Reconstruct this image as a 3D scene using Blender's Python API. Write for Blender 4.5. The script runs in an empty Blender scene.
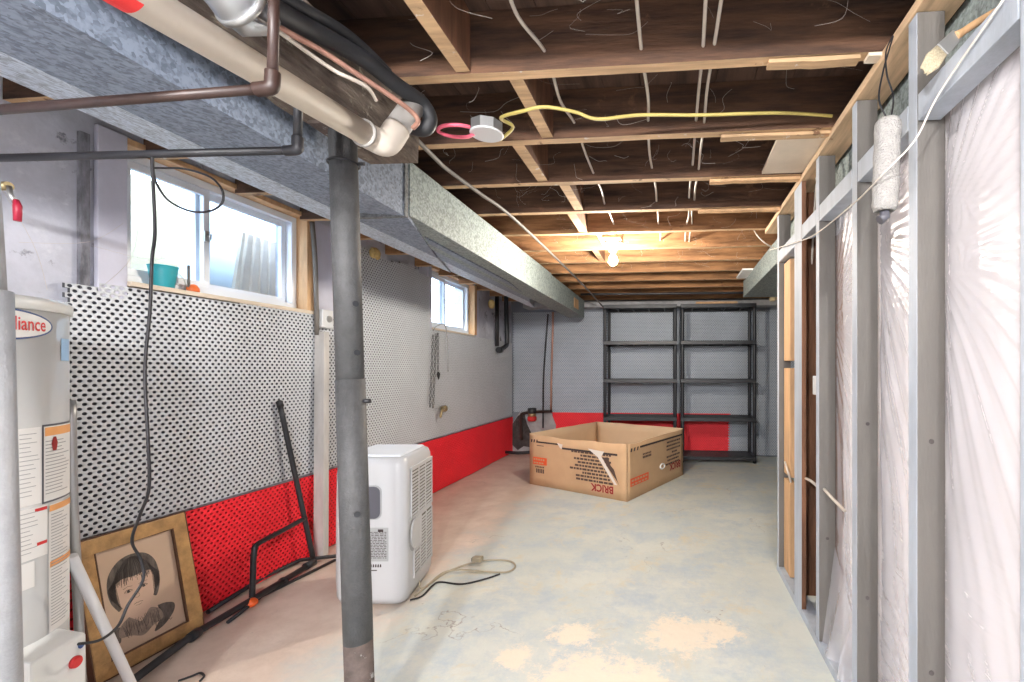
import bpy, bmesh, math, random
import numpy as np
from mathutils import Vector, Matrix, noise
random.seed(7)
V = Vector
SC = bpy.context.scene
COL = SC.collection

# ------------------------------------------------------------------ camera
F, PX, PY, EYE, YAW = 460.0, 635.0, 370.0, 1.12, math.radians(4.72)
cam = bpy.data.cameras.new('camera'); camo = bpy.data.objects.new('camera', cam); COL.objects.link(camo)
cam.sensor_width = 36; cam.lens = F/1024*36
cam.shift_x = -(PX-512)/1024; cam.shift_y = (PY-341)/1024
cam.clip_start = 0.02
camo.location = (0, 0, EYE); camo.rotation_euler = (math.radians(90), 0, YAW)
SC.camera = camo
# ------------------------------------------------------------------ sky / exposure
w = bpy.data.worlds.new('sky'); SC.world = w; w.use_nodes = True
bg = w.node_tree.nodes['Background']; bg.inputs[0].default_value = (0.66, 0.82, 1.0, 1); bg.inputs[1].default_value = 10.0
SC.view_settings.view_transform = 'Standard'; SC.view_settings.look = 'None'
SC.view_settings.gamma = 1; SC.view_settings.use_curve_mapping = False
SC.view_settings.exposure = 0.7
BULB_FAR, BULB_FILL = 1250.0, 740.0     # emission strengths: bulb in view, and fill bulbs added behind the camera

# ------------------------------------------------------------------ measuring helpers
cs, sn = math.cos(YAW), math.sin(YAW)
FW, RT, UP, C0 = V((-sn, cs, 0)), V((cs, sn, 0)), V((0, 0, 1)), V((0, 0, EYE))
def ray(px, py): return FW + RT*((px-PX)/F) + UP*((PY-py)/F)
def atD(px, py, d): return C0 + ray(px, py)*d
def onX(px, py, X): r = ray(px, py); return C0 + r*(X/r.x)
def onY(px, py, Y): r = ray(px, py); return C0 + r*(Y/r.y)
def onZ(px, py, Z): r = ray(px, py); return C0 + r*((Z-EYE)/r.z)

# ------------------------------------------------------------------ object helpers
ORG = {}
def tag(o, label=None, cat=None, group=None, kind=None):
    if label: o['label'] = label
    if cat: o['category'] = cat
    if group: o['group'] = group
    if kind: o['kind'] = kind
    return o
def thing(name, label, cat, loc=(0, 0, 0), rz=0, group=None):
    o = bpy.data.objects.new(name, None); COL.objects.link(o)
    o.empty_display_size = 0.05
    o.location = loc; o.rotation_euler = (0, 0, rz); ORG[o.name] = V(loc)
    return tag(o, label, cat, group)
def copy_tree(o, parent=None):
    c = o.copy(); COL.objects.link(c); ORG[c.name] = V(ORG.get(o.name, (0, 0, 0)))
    if parent: c.parent = parent
    for ch in list(o.children): copy_tree(ch, c)
    return c
class MB:
    def __init__(s): s.v = []; s.f = []; s.m = []; s.sm = []
    def add(s, vs, fs, mi=0, smooth=False):
        b = len(s.v); s.v += [V(p) for p in vs]
        for f in fs: s.f.append([b+i for i in f]); s.m.append(mi); s.sm.append(smooth)
        return s
    def hexa(s, p, mi=0, fm=None):   # 8 corners: bottom 0-3 ccw, top 4-7
        fs = [(3, 2, 1, 0), (4, 5, 6, 7), (0, 1, 5, 4), (1, 2, 6, 5), (2, 3, 7, 6), (3, 0, 4, 7)]
        for i, f in enumerate(fs): s.add([p[k] for k in f], [(0, 1, 2, 3)], fm.get(i, mi) if fm else mi)
        return s
    def box(s, x0, x1, y0, y1, z0, z1, mi=0, fm=None):
        return s.hexa([(x0, y0, z0), (x1, y0, z0), (x1, y1, z0), (x0, y1, z0), (x0, y0, z1), (x1, y0, z1), (x1, y1, z1), (x0, y1, z1)], mi, fm)
    def bar(s, a, b, wd, ht, up=(0, 0, 1), mi=0):
        a, b = V(a), V(b); d = (b-a).normalized(); r = d.cross(V(up)).normalized()*wd/2; u = r.cross(d).normalized()*ht/2
        return s.hexa([a-r-u, a+r-u, b+r-u, b-r-u, a-r+u, a+r+u, b+r+u, b-r+u], mi)
    def tube(s, pts, r, n=10, mi=0, caps=True, smooth=True):
        pts = [V(p) for p in pts]; rs = r if isinstance(r, (list, tuple)) else [r]*len(pts)
        rings = []; prev = None
        for i, p in enumerate(pts):
            t = (pts[min(i+1, len(pts)-1)]-pts[max(i-1, 0)]).normalized()
            if prev is None:
                a = V((0, 0, 1)) if abs(t.z) < .9 else V((1, 0, 0)); x = t.cross(a).normalized()
            else: x = (prev - t*prev.dot(t)).normalized()
            prev = x; y = t.cross(x)
            rings.append([p + (x*math.cos(2*math.pi*k/n)+y*math.sin(2*math.pi*k/n))*rs[i] for k in range(n)])
        b = len(s.v)
        for rg in rings: s.v += rg
        for i in range(len(rings)-1):
            for k in range(n):
                k2 = (k+1) % n
                s.f.append([b+i*n+k, b+i*n+k2, b+(i+1)*n+k2, b+(i+1)*n+k]); s.m.append(mi); s.sm.append(smooth)
        if caps:
            s.f.append([b+k for k in range(n)][::-1]); s.m.append(mi); s.sm.append(False)
            s.f.append([b+(len(rings)-1)*n+k for k in range(n)]); s.m.append(mi); s.sm.append(False)
        return s
    def lathe(s, c, prof, n=32, axis=(0, 0, 1), mi=0, smooth=True):
        c = V(c); ax = V(axis).normalized(); a = V((1, 0, 0)) if abs(ax.x) < .9 else V((0, 1, 0))
        x = ax.cross(a).normalized(); y = ax.cross(x); b = len(s.v)
        for r, h in prof:
            for k in range(n):
                t = 2*math.pi*k/n; s.v.append(c+ax*h+(x*math.cos(t)+y*math.sin(t))*max(r, 1e-4))
        for i in range(len(prof)-1):
            for k in range(n):
                k2 = (k+1) % n
                s.f.append([b+i*n+k, b+i*n+k2, b+(i+1)*n+k2, b+(i+1)*n+k]); s.m.append(mi); s.sm.append(smooth)
        s.f.append([b+k for k in range(n)][::-1]); s.m.append(mi); s.sm.append(False)
        s.f.append([b+(len(prof)-1)*n+k for k in range(n)]); s.m.append(mi); s.sm.append(False)
        return s
    def prism(s, pts, off, mi=0):     # polygon pts extruded by vector
        off = V(off); n = len(pts); p = [V(q) for q in pts]
        s.add(p+[q+off for q in p], [list(range(n))[::-1], [n+i for i in range(n)]]+[(i, (i+1) % n, n+(i+1) % n, n+i) for i in range(n)], mi)
        return s
    def build(s, name, mats, parent=None, bevel=0, world=True):
        me = bpy.data.meshes.new(name); org = ORG.get(parent.name, V()) if parent else V()
        vs = [p-org for p in s.v] if (parent and world) else s.v
        me.from_pydata([tuple(p) for p in vs], [], s.f)
        if not isinstance(mats, (list, tuple)): mats = [mats]
        for m in mats: me.materials.append(m)
        me.polygons.foreach_set('material_index', s.m); me.polygons.foreach_set('use_smooth', s.sm)
        bm = bmesh.new(); bm.from_mesh(me); bmesh.ops.remove_doubles(bm, verts=bm.verts, dist=1e-5)
        bmesh.ops.recalc_face_normals(bm, faces=bm.faces); bm.to_mesh(me); bm.free()
        o = bpy.data.objects.new(name, me); COL.objects.link(o)
        if parent: o.parent = parent; ORG[o.name] = org if world else V()
        if bevel:
            md = o.modifiers.new('bevel', 'BEVEL'); md.width = bevel; md.segments = 2; md.limit_method = 'ANGLE'; md.angle_limit = .6
        return o
def spline(pts, n=8):
    pts = [V(p) for p in pts]; out = []
    for i in range(len(pts)-1):
        p0, p1, p2, p3 = pts[max(i-1, 0)], pts[i], pts[i+1], pts[min(i+2, len(pts)-1)]
        for k in range(n):
            t = k/n; out.append(.5*((2*p1)+(p2-p0)*t+(2*p0-5*p1+4*p2-p3)*t*t+(3*p1-p0-3*p2+p3)*t**3))
    return out+[pts[-1]]
def text_geo(txt, size, bold=0.0, align='LEFT'):
    cu = bpy.data.curves.new('t', 'FONT'); cu.body = txt; cu.size = size; cu.offset = bold; cu.align_x = align; cu.resolution_u = 3
    o = bpy.data.objects.new('t', cu); COL.objects.link(o)
    dg = bpy.context.evaluated_depsgraph_get(); dg.update(); me = bpy.data.meshes.new_from_object(o.evaluated_get(dg))
    vs = [tuple(v.co)[:2] for v in me.vertices]; fs = [list(p.vertices) for p in me.polygons]
    bpy.data.objects.remove(o); bpy.data.curves.remove(cu); bpy.data.meshes.remove(me)
    return vs, fs

# ------------------------------------------------------------------ materials
def mat(name, col, rough=.6, metal=0, var=0.0, vscale=6, stretch=(1, 1, 1), bump=0, bscale=60, dark=None, spots=None, coat=0, alpha=1, trans=0, emit=None, spec=.5):
    m = bpy.data.materials.new(name); m.use_nodes = True; nt = m.node_tree; N = nt.nodes; L = nt.links
    b = N['Principled BSDF']; b.inputs['Base Color'].default_value = (*col, 1); b.inputs['Roughness'].default_value = rough
    b.inputs['Metallic'].default_value = metal; b.inputs['Coat Weight'].default_value = coat; b.inputs['Alpha'].default_value = alpha
    b.inputs['Transmission Weight'].default_value = trans; b.inputs['Specular IOR Level'].default_value = spec
    if emit: b.inputs['Emission Color'].default_value = (*emit[0], 1); b.inputs['Emission Strength'].default_value = emit[1]
    tc = N.new('ShaderNodeTexCoord'); mp = N.new('ShaderNodeMapping'); mp.inputs['Scale'].default_value = stretch
    L.new(tc.outputs['Object'], mp.inputs['Vector']); cur = None
    if var or dark:
        nz = N.new('ShaderNodeTexNoise'); nz.inputs['Scale'].default_value = vscale; nz.inputs['Detail'].default_value = 6; nz.inputs['Roughness'].default_value = .65
        L.new(mp.outputs[0], nz.inputs['Vector'])
        cr = N.new('ShaderNodeValToRGB'); e = cr.color_ramp.elements
        d = dark if dark else tuple(c*(1-var) for c in col); hi = tuple(min(1, c*(1+var*.7)) for c in col)
        e[0].position = .33; e[0].color = (*d, 1); e[1].position = .66; e[1].color = (*hi, 1)
        L.new(nz.outputs['Fac'], cr.inputs[0]); cur = cr.outputs[0]
    if spots:      # (colour, scale, threshold, softness)
        for sc_, s_, th, so in spots:
            n2 = N.new('ShaderNodeTexNoise'); n2.inputs['Scale'].default_value = s_; n2.inputs['Detail'].default_value = 8; n2.inputs['Roughness'].default_value = .7
            L.new(tc.outputs['Object'], n2.inputs['Vector'])
            mr = N.new('ShaderNodeMapRange'); mr.inputs[1].default_value = th; mr.inputs[2].default_value = th+so; L.new(n2.outputs['Fac'], mr.inputs[0])
            mx = N.new('ShaderNodeMix'); mx.data_type = 'RGBA'; mx.inputs[7].default_value = (*sc_, 1)
            if cur: L.new(cur, mx.inputs[6])
            else: mx.inputs[6].default_value = (*col, 1)
            L.new(mr.outputs[0], mx.inputs[0]); cur = mx.outputs[2]
    if cur: L.new(cur, b.inputs['Base Color'])
    if bump:
        n3 = N.new('ShaderNodeTexNoise'); n3.inputs['Scale'].default_value = bscale; n3.inputs['Detail'].default_value = 5; L.new(mp.outputs[0], n3.inputs['Vector'])
        bp = N.new('ShaderNodeBump'); bp.inputs['Strength'].default_value = bump; bp.inputs['Distance'].default_value = .01
        L.new(n3.outputs['Fac'], bp.inputs['Height']); L.new(bp.outputs[0], b.inputs['Normal'])
    return m
M = {}
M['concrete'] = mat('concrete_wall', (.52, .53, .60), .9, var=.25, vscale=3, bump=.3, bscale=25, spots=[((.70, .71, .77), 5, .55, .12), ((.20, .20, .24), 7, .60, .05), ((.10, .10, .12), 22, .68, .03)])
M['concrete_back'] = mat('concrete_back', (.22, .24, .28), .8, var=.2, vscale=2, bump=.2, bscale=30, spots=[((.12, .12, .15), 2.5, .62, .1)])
M['rear'] = mat('rear_wall_paint', (.6, .6, .6), .9, var=.1)
M['cream'] = mat('well_stucco', (.36, .30, .20), .95, var=.06, bump=.2)
M['well'] = mat('well_liner', (.50, .56, .60), .4, var=.05)
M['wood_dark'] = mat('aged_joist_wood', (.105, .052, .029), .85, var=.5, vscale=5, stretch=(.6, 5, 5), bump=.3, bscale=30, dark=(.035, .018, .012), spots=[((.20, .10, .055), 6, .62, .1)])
M['wood_bulb_lit'] = mat('bulb_lit_joist_wood', (.34, .17, .075), .85, var=.4, vscale=5, stretch=(.6, 5, 5), bump=.3, bscale=30, dark=(.15, .07, .03), spots=[((.10, .05, .03), 7, .62, .08)])  # orange bulb light put into the colour of the farther joists
M['wood_edge'] = mat('joist_edge_wood', (.52, .34, .19), .85, var=.3, vscale=6, stretch=(.5, 6, 6), bump=.2, spots=[((.16, .08, .04), 9, .60, .05), ((.65, .58, .50), 14, .62, .05)])
M['wood_deck'] = mat('floor_deck_wood', (.10, .055, .038), .9, var=.5, vscale=4, stretch=(5, .6, 5))
M['wood_raw'] = mat('raw_lumber', (.62, .38, .20), .7, var=.22, vscale=4, stretch=(6, 6, .8), bump=.15, spots=[((.30, .14, .06), 11, .70, .03)])
M['wood_plate'] = mat('top_plate_lumber', (.60, .42, .26), .75, var=.3, vscale=4, stretch=(8, .7, 8), bump=.25, spots=[((.25, .11, .05), 14, .66, .04)])
M['wood_red'] = mat('aged_red_wood', (.17, .075, .038), .8, var=.5, vscale=4, stretch=(6, 6, .7), bump=.2)
M['beam'] = mat('crusty_beam_wood', (.15, .12, .095), .95, var=.5, vscale=9, stretch=(4, 1, 4), bump=.9, bscale=35, dark=(.07, .05, .04), spots=[((.38, .34, .27), 13, .58, .08)])
M['stud'] = mat('blue_grey_stud_paint', (.135, .125, .115), .55, var=.14, vscale=5, stretch=(3, 3, .5), bump=.12, spots=[((.12, .11, .11), 16, .74, .02), ((.45, .45, .44), 9, .72, .03)])
M['stud_paint_worn_lit'] = mat('worn_paint_and_window_light', (.42, .46, .52), .55, var=.15, vscale=5, stretch=(3, 3, .5), bump=.12, spots=[((.3, .25, .2), 12, .72, .03)])  # real pale paint on rails and plate; on stud edges, painted window light
def galv(name, col):
    m = mat(name, col, .6, metal=0, spec=.25); nt = m.node_tree; N = nt.nodes; L = nt.links
    tc = [n for n in N if n.type == 'TEX_COORD'][0]; vo = N.new('ShaderNodeTexVoronoi'); vo.inputs['Scale'].default_value = 120
    ns = N.new('ShaderNodeTexNoise'); ns.inputs['Scale'].default_value = 45; ns.inputs['Detail'].default_value = 4; ns.inputs['Distortion'].default_value = 1
    L.new(tc.outputs['Object'], vo.inputs['Vector']); L.new(tc.outputs['Object'], ns.inputs['Vector'])
    ad = N.new('ShaderNodeMix'); ad.data_type = 'FLOAT'; ad.inputs[0].default_value = .6; L.new(vo.outputs['Color'], ad.inputs[2]); L.new(ns.outputs['Fac'], ad.inputs[3])
    cr = N.new('ShaderNodeValToRGB'); e = cr.color_ramp.elements; e[0].position = .35; e[1].position = .62
    e[0].color = (*[c*.62 for c in col], 1); e[1].color = (*[min(1, c*1.18) for c in col], 1)
    L.new(ad.outputs[0], cr.inputs[0]); L.new(cr.outputs[0], N['Principled BSDF'].inputs['Base Color']); return m
M['galv'] = galv('galvanised_steel', (.27, .315, .31))
M['galv_dark'] = galv('dull_galvanised_steel', (.16, .17, .18))
M['tin'] = mat('foil_duct', (.55, .57, .6), .3, metal=.8, bump=.3, bscale=20)
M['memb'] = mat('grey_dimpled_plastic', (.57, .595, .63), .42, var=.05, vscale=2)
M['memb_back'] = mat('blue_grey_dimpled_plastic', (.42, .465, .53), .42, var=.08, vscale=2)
M['memb_red'] = mat('red_dimpled_plastic', (.95, .022, .038), .5, var=.06, vscale=3)
M['post'] = mat('grey_post_paint', (.07, .071, .073), .6, var=.18, vscale=40, bump=.25, bscale=180)
M['post_rust'] = mat('bare_rusty_steel', (.10, .075, .065), .75, var=.4, vscale=20, bump=.3, bscale=60, spots=[((.3, .3, .29), 25, .6, .03)])
M['post_light'] = mat('pale_post_paint', (.36, .37, .39), .5, var=.1, vscale=20, bump=.15, bscale=120)
M['lumber_pale'] = mat('pale_scuffed_lumber_paint', (.50, .48, .46), .7, var=.15, vscale=6, stretch=(3, 3, .6))
M['pvc'] = mat('cream_pvc', (.56, .50, .43), .6, var=.08, vscale=4)
M['pvc_grey'] = mat('grey_abs_pipe', (.36, .34, .32), .4, var=.1)
M['white'] = mat('white_plastic', (.66, .67, .68), .35)
M['white_vinyl'] = mat('window_vinyl', (.80, .84, .90), .35)
M['white_grey'] = mat('heater_enamel', (.60, .61, .61), .35, var=.03)
M['heater_cap'] = mat('heater_cap_enamel', (.74, .75, .73), .35)
M['board_white'] = mat('off_white_board', (.70, .60, .48), .8, var=.08)
M['lav'] = mat('painted_return_board', (.58, .58, .68), .6, var=.12, vscale=3)
M['iron'] = mat('brown_iron_pipe', (.035, .017, .013), .45, var=.3, vscale=20)
M['iron_grey'] = mat('dark_grey_iron_pipe', (.018, .018, .022), .45, var=.3, vscale=20)
M['black'] = mat('black_plastic', (.022, .024, .028), .45)
M['shelf'] = mat('black_resin', (.020, .022, .028), .42, bump=.1, bscale=90)
M['rubber'] = mat('black_insulation', (.018, .019, .022), .55, var=.2, vscale=8)
M['copper'] = mat('old_copper', (.46, .25, .19), .45, metal=.4, var=.2, vscale=12)
M['brass'] = mat('brass', (.45, .36, .2), .4, metal=.7, var=.2)
M['steel'] = mat('zinc_steel', (.42, .42, .42), .4, metal=.7)
M['conduit'] = mat('grey_conduit', (.15, .135, .12), .6, metal=0, var=.15)
M['wire_white'] = mat('white_cable_sheath', (.56, .50, .43), .5, var=.1, vscale=15)
M['wire_yellow'] = mat('yellow_cable_sheath', (.50, .40, .12), .5, var=.1)
M['wire_pink'] = mat('pink_tube', (.72, .12, .19), .5)
M['wire_beige'] = mat('beige_cord', (.36, .31, .22), .5)
M['cord'] = mat('dark_cord', (.012, .011, .014), .5)
M['string'] = mat('white_string', (.70, .64, .58), .9)
M['card'] = mat('corrugated_cardboard', (.56, .36, .205), .85, var=.08, vscale=3, bump=.05, bscale=40)
M['card_in'] = mat('cardboard_inside', (.66, .46, .29), .85, var=.05, vscale=3)
M['ink'] = mat('black_ink', (.045, .03, .03), .8)
M['ink_brown'] = mat('brown_ink', (.085, .05, .04), .8)
M['ink_red'] = mat('red_ink', (.30, .02, .02), .8)
M['orange_label'] = mat('orange_label', (.75, .10, .025), .6)
M['paper'] = mat('paper', (.80, .79, .77), .6)
M['paper_torn'] = mat('torn_kraft', (.72, .66, .60), .9)
M['blue_label'] = mat('pale_blue_label', (.35, .55, .80), .5)
M['navy'] = mat('navy_print', (.03, .07, .22), .5)
M['red_print'] = mat('red_print', (.65, .03, .03), .5)
M['orange_print'] = mat('orange_print', (.85, .40, .14), .5)
M['grey_print'] = mat('grey_print', (.35, .35, .36), .6)
M['label_grey'] = mat('grey_rating_label', (.36, .37, .38), .5)
M['ac'] = mat('portable_unit_plastic', (.52, .53, .55), .32)
M['ac_dark'] = mat('dark_grey_plastic', (.10, .10, .12), .4)
M['ac_in'] = mat('grille_backing', (.13, .12, .10), .7)
M['ball'] = mat('orange_rubber', (.85, .13, .02), .45)
M['frame'] = mat('gilt_oak_frame', (.48, .28, .11), .45, var=.3, vscale=10, stretch=(2, 2, 2), bump=.15)
M['frame_dark'] = mat('dark_frame_edge', (.11, .05, .025), .5)
M['sketch_paper'] = mat('aged_sketch_paper', (.62, .46, .33), .8, var=.06, vscale=4)
M['skin_sketch'] = mat('sketch_skin_tone', (.66, .47, .35), .8)
M['char'] = mat('charcoal_pencil', (.13, .11, .095), .9, var=.5, vscale=60, stretch=(1, 1, .3))
M['pencil'] = mat('dark_pencil_line', (.075, .062, .055), .9)
M['char_light'] = mat('soft_pencil', (.30, .235, .19), .9, var=.3, vscale=50)
M['teal'] = mat('teal_enamel', (.03, .36, .42), .35, var=.08)
M['orange_plastic'] = mat('orange_toy_plastic', (.80, .16, .03), .4)
M['bristle'] = mat('natural_bristle', (.42, .36, .25), .9, var=.3, vscale=60, stretch=(5, 5, 5))
M['nap'] = mat('roller_nap', (.42, .405, .39), 1.0, var=.12, vscale=90, bump=.8, bscale=220)
M['red_handle'] = mat('red_grip', (.42, .02, .05), .4)
M['yellow_foam'] = mat('yellow_foam', (.62, .45, .18), .9, var=.3, vscale=30, bump=.6)
M['batt'] = mat('pale_insulation_batt', (.90, .85, .86), 1.0, var=.10, vscale=3, bump=.5, bscale=12)
M['batt_yellow'] = mat('yellow_insulation', (.65, .55, .35), 1.0, var=.3, vscale=10, bump=.6, bscale=30)
M['web'] = mat('cobweb_silk', (.55, .50, .45), 1.0)
M['mud'] = mat('broken_dark_concrete', (.07, .06, .06), .9, var=.5, vscale=15, bump=.8, bscale=30)
M['patch'] = mat('grey_mortar', (.42, .42, .44), .9, var=.2, vscale=10, bump=.4)
M['bulb'] = mat('lit_bulb', (1, 1, 1), .3, emit=((1.0, .91, .78), BULB_FAR))
M['fill_bulb'] = mat('added_fill_bulb', (1, 1, 1), .3, emit=((1.0, .985, .97), BULB_FILL))  # for the unseen fill bulbs only
# glass
def glass_mat():
    m = bpy.data.materials.new('window_glass'); m.use_nodes = True; nt = m.node_tree; N = nt.nodes; L = nt.links
    N.remove(N['Principled BSDF']); out = N['Material Output']; tr = N.new('ShaderNodeBsdfTransparent'); gl = N.new('ShaderNodeBsdfGlossy')
    gl.inputs['Roughness'].default_value = .03; tr.inputs['Color'].default_value = (.94, .97, 1, 1); fr = N.new('ShaderNodeValue'); fr.outputs[0].default_value = .05
    mx = N.new('ShaderNodeMixShader'); L.new(fr.outputs[0], mx.inputs[0]); L.new(tr.outputs[0], mx.inputs[1]); L.new(gl.outputs[0], mx.inputs[2]); L.new(mx.outputs[0], out.inputs[0]); return m
M['glass'] = glass_mat()
# polythene: thin glossy film with creases
def poly_mat():
    m = mat('polythene_film', (.90, .88, .92), .22, alpha=.34, spec=.7); nt = m.node_tree; N = nt.nodes; L = nt.links
    b = N['Principled BSDF']; tc = [n for n in N if n.type == 'TEX_COORD'][0]; mp = N.new('ShaderNodeMapping'); mp.inputs['Rotation'].default_value = (math.radians(55), 0, 0); mp.inputs['Scale'].default_value = (1, 1.1, 9)
    n = N.new('ShaderNodeTexNoise'); n.inputs['Scale'].default_value = 3.2; n.inputs['Detail'].default_value = 4; n.inputs['Distortion'].default_value = .8
    L.new(tc.outputs['Object'], mp.inputs[0]); L.new(mp.outputs[0], n.inputs['Vector'])
    bp = N.new('ShaderNodeBump'); bp.inputs['Strength'].default_value = .5; bp.inputs['Distance'].default_value = .006; L.new(n.outputs['Fac'], bp.inputs['Height']); L.new(bp.outputs[0], b.inputs['Normal'])
    return m
M['poly'] = poly_mat()
# floor
def floor_mat():
    m = bpy.data.materials.new('painted_concrete_floor'); m.use_nodes = True; nt = m.node_tree; N = nt.nodes; L = nt.links; b = N['Principled BSDF']
    b.inputs['Roughness'].default_value = .62; geo = N.new('ShaderNodeNewGeometry')
    def noise_(s, d=6, r=.65, dist=0, vec=None):
        n = N.new('ShaderNodeTexNoise'); n.inputs['Scale'].default_value = s; n.inputs['Detail'].default_value = d; n.inputs['Roughness'].default_value = r; n.inputs['Distortion'].default_value = dist
        L.new(vec or geo.outputs['Position'], n.inputs['Vector']); return n.outputs['Fac']
    def ramp(f, a, b_, c0, c1):
        r = N.new('ShaderNodeValToRGB'); e = r.color_ramp.elements; e[0].position = a; e[1].position = b_; e[0].color = (*c0, 1); e[1].color = (*c1, 1); L.new(f, r.inputs[0]); return r.outputs[0]
    def mix(f, a, c):
        x = N.new('ShaderNodeMix'); x.data_type = 'RGBA'; L.new(f, x.inputs[0]); L.new(a, x.inputs[6])
        if isinstance(c, tuple): x.inputs[7].default_value = (*c, 1)
        else: L.new(c, x.inputs[7])
        return x.outputs[2]
    def math_(op, a, b_=None):
        x = N.new('ShaderNodeMath'); x.operation = op
        for i, q in enumerate((a, b_)):
            if q is None: continue
            if isinstance(q, (int, float)): x.inputs[i].default_value = q
            else: L.new(q, x.inputs[i])
        return x.outputs[0]
    def rng(f, a, b_):
        x = N.new('ShaderNodeMapRange'); x.inputs[1].default_value = a; x.inputs[2].default_value = b_; L.new(f, x.inputs[0]); return x.outputs[0]
    base = ramp(noise_(1.6), .35, .7, (.55, .58, .54), (.68, .68, .61))
    base = mix(rng(noise_(3, 10, .8), .46, .62), base, (.47, .53, .56))
    base = mix(rng(noise_(2.6, 10, .78, .5), .54, .64), base, (.64, .59, .46))
    sp = N.new('ShaderNodeSeparateXYZ'); L.new(geo.outputs['Position'], sp.inputs[0])
    nn = noise_(2.5, 8, .7)
    edge = math_('ADD', sp.outputs['X'], math_('MULTIPLY', nn, -.9))
    edge = math_('ADD', edge, math_('MULTIPLY', sp.outputs['Y'], -.04))
    base = mix(rng(edge, -1.72, -1.95), base, ramp(noise_(5), .35, .7, (.58, .46, .38), (.72, .61, .52)))
    # worn-through tan patches
    for (cx, cy, r) in [(-.30, 1.62, .26), (.03, 1.96, .19), (.20, 2.0, .12), (-.10, 1.66, .12), (-.42, 1.92, .12), (-.62, 1.75, .10)]:
        c = N.new('ShaderNodeVectorMath'); c.operation = 'DISTANCE'; L.new(geo.outputs['Position'], c.inputs[0]); c.inputs[1].default_value = (cx, cy, 0)
        v = math_('ADD', math_('MULTIPLY', c.outputs['Value'], 1/r), math_('MULTIPLY', noise_(14, 12, .85), -3.6))
        base = mix(rng(v, -.90, -1.30), base, (.82, .72, .58))
    base = mix(rng(noise_(30, 6, .8), .66, .72), base, (.26, .25, .23))
    # cracks
    vo = N.new('ShaderNodeTexVoronoi'); vo.feature = 'DISTANCE_TO_EDGE'; vo.inputs['Scale'].default_value = .75
    ad = N.new('ShaderNodeVectorMath'); ad.operation = 'ADD'; nz = N.new('ShaderNodeTexNoise'); nz.inputs['Scale'].default_value = 3; nz.inputs['Detail'].default_value = 6
    L.new(geo.outputs['Position'], nz.inputs['Vector']); L.new(geo.outputs['Position'], ad.inputs[0]); L.new(nz.outputs['Color'], ad.inputs[1]); L.new(ad.outputs[0], vo.inputs['Vector'])
    base = mix(math_('MULTIPLY', rng(vo.outputs['Distance'], .004, .001), rng(noise_(1.3), .5, .6)), base, (.36, .33, .30))
    L.new(base, b.inputs['Base Color'])
    bp = N.new('ShaderNodeBump'); bp.inputs['Strength'].default_value = .25; bp.inputs['Distance'].default_value = .01; L.new(noise_(18, 8), bp.inputs['Height']); L.new(bp.outputs[0], b.inputs['Normal'])
    return m
M['floor'] = floor_mat()

# ------------------------------------------------------------------ the setting
XL, YB = -2.185, 6.08
ZJ, ZC = 2.003, 2.19
def struct(mb, name, m, label=None): return tag(mb.build(name, m), label, None, None, 'structure')
struct(MB().box(-2.5, 2.6, -2.4, 6.3, -.1, 0), 'floor', M['floor'])
mb = MB()
x = -2.5
while x < 2.6: mb.box(x, x+.137, -2.4, 6.3, ZC, ZC+.02); x += .14
mb.box(-2.5, 2.6, -2.4, 6.3, ZC+.02, ZC+.06)
struct(mb, 'ceiling', M['wood_deck'])
W1 = (1.655, 2.62, 1.47, 2.05); W2 = (3.985, 4.93, 1.50, 2.05)
mb = MB(); xo = -2.42
mb.box(xo, XL, -2.4, 6.3, 0, 1.47); mb.box(xo, XL, -2.4, 6.3, 2.05, ZC)
mb.box(xo, XL, -2.4, W1[0], 1.47, 2.05); mb.box(xo, XL, W1[1], W2[0], 1.47, 2.05); mb.box(xo, XL, W2[1], 6.3, 1.47, 2.05)
mb.box(xo, XL, W2[0], W2[1], 1.47, 1.50)
struct(mb, 'wall_left', M['concrete'])
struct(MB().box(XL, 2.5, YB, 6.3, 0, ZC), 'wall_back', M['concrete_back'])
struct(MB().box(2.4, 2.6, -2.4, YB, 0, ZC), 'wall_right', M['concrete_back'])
struct(MB().box(XL, 2.4, -2.4, -2.2, 0, ZC), 'wall_rear', M['rear'])
struct(MB().box(.752, .78, -2.2, 2.60, 0, 1.825), 'wall_partition', M['lav'])
# window wells outside
struct(MB().box(-3.35, -3.25, .5, 5.9, 0, 2.30), 'wall_well', M['cream'])
struct(MB().box(-3.25, xo, .5, 5.9, 1.2, 1.25), 'trim_1', M['patch'])

def window(n, Y0, Y1, Z0, Z1, ym):
    fr = MB(); X0, X1 = -2.30, -2.225; t = .035
    fr.box(X0, X1, Y0, Y1, Z0, Z0+t); fr.box(X0, X1, Y0, Y1, Z1-t, Z1); fr.box(X0, X1, Y0, Y0+t, Z0+t, Z1-t); fr.box(X0, X1, Y1-t, Y1, Z0+t, Z1-t)
    o = fr.build('window_%d' % n, M['white_vinyl'], bevel=.004); tag(o, kind='structure')
    ORG[o.name] = V()
    for a, b, xx in ((Y0+t, ym+.03, -2.245), (ym-.01, Y1-t, -2.275)):
        s = MB(); q = .03; z0, z1 = Z0+t, Z1-t
        s.box(xx-.012, xx+.012, a, b, z0, z0+q); s.box(xx-.012, xx+.012, a, b, z1-q, z1); s.box(xx-.012, xx+.012, a, a+q, z0+q, z1-q); s.box(xx-.012, xx+.012, b-q, b, z0+q, z1-q)
        so = s.build('sash', M['white_vinyl'], o, bevel=.003)
        MB().box(xx-.003, xx+.003, a+q, b-q, z0+q, z1-q).build('pane', M['glass'], so)
    l = MB(); l.box(-2.233, -2.222, ym-.004, ym+.020, Z0+.26, Z0+.31); l.tube([(-2.222, ym+.008, Z0+.29), (-2.205, ym+.008, Z0+.295), (-2.2, ym+.0, Z0+.265)], .005, 8)
    l.build('latch', M['steel'], o)
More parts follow.
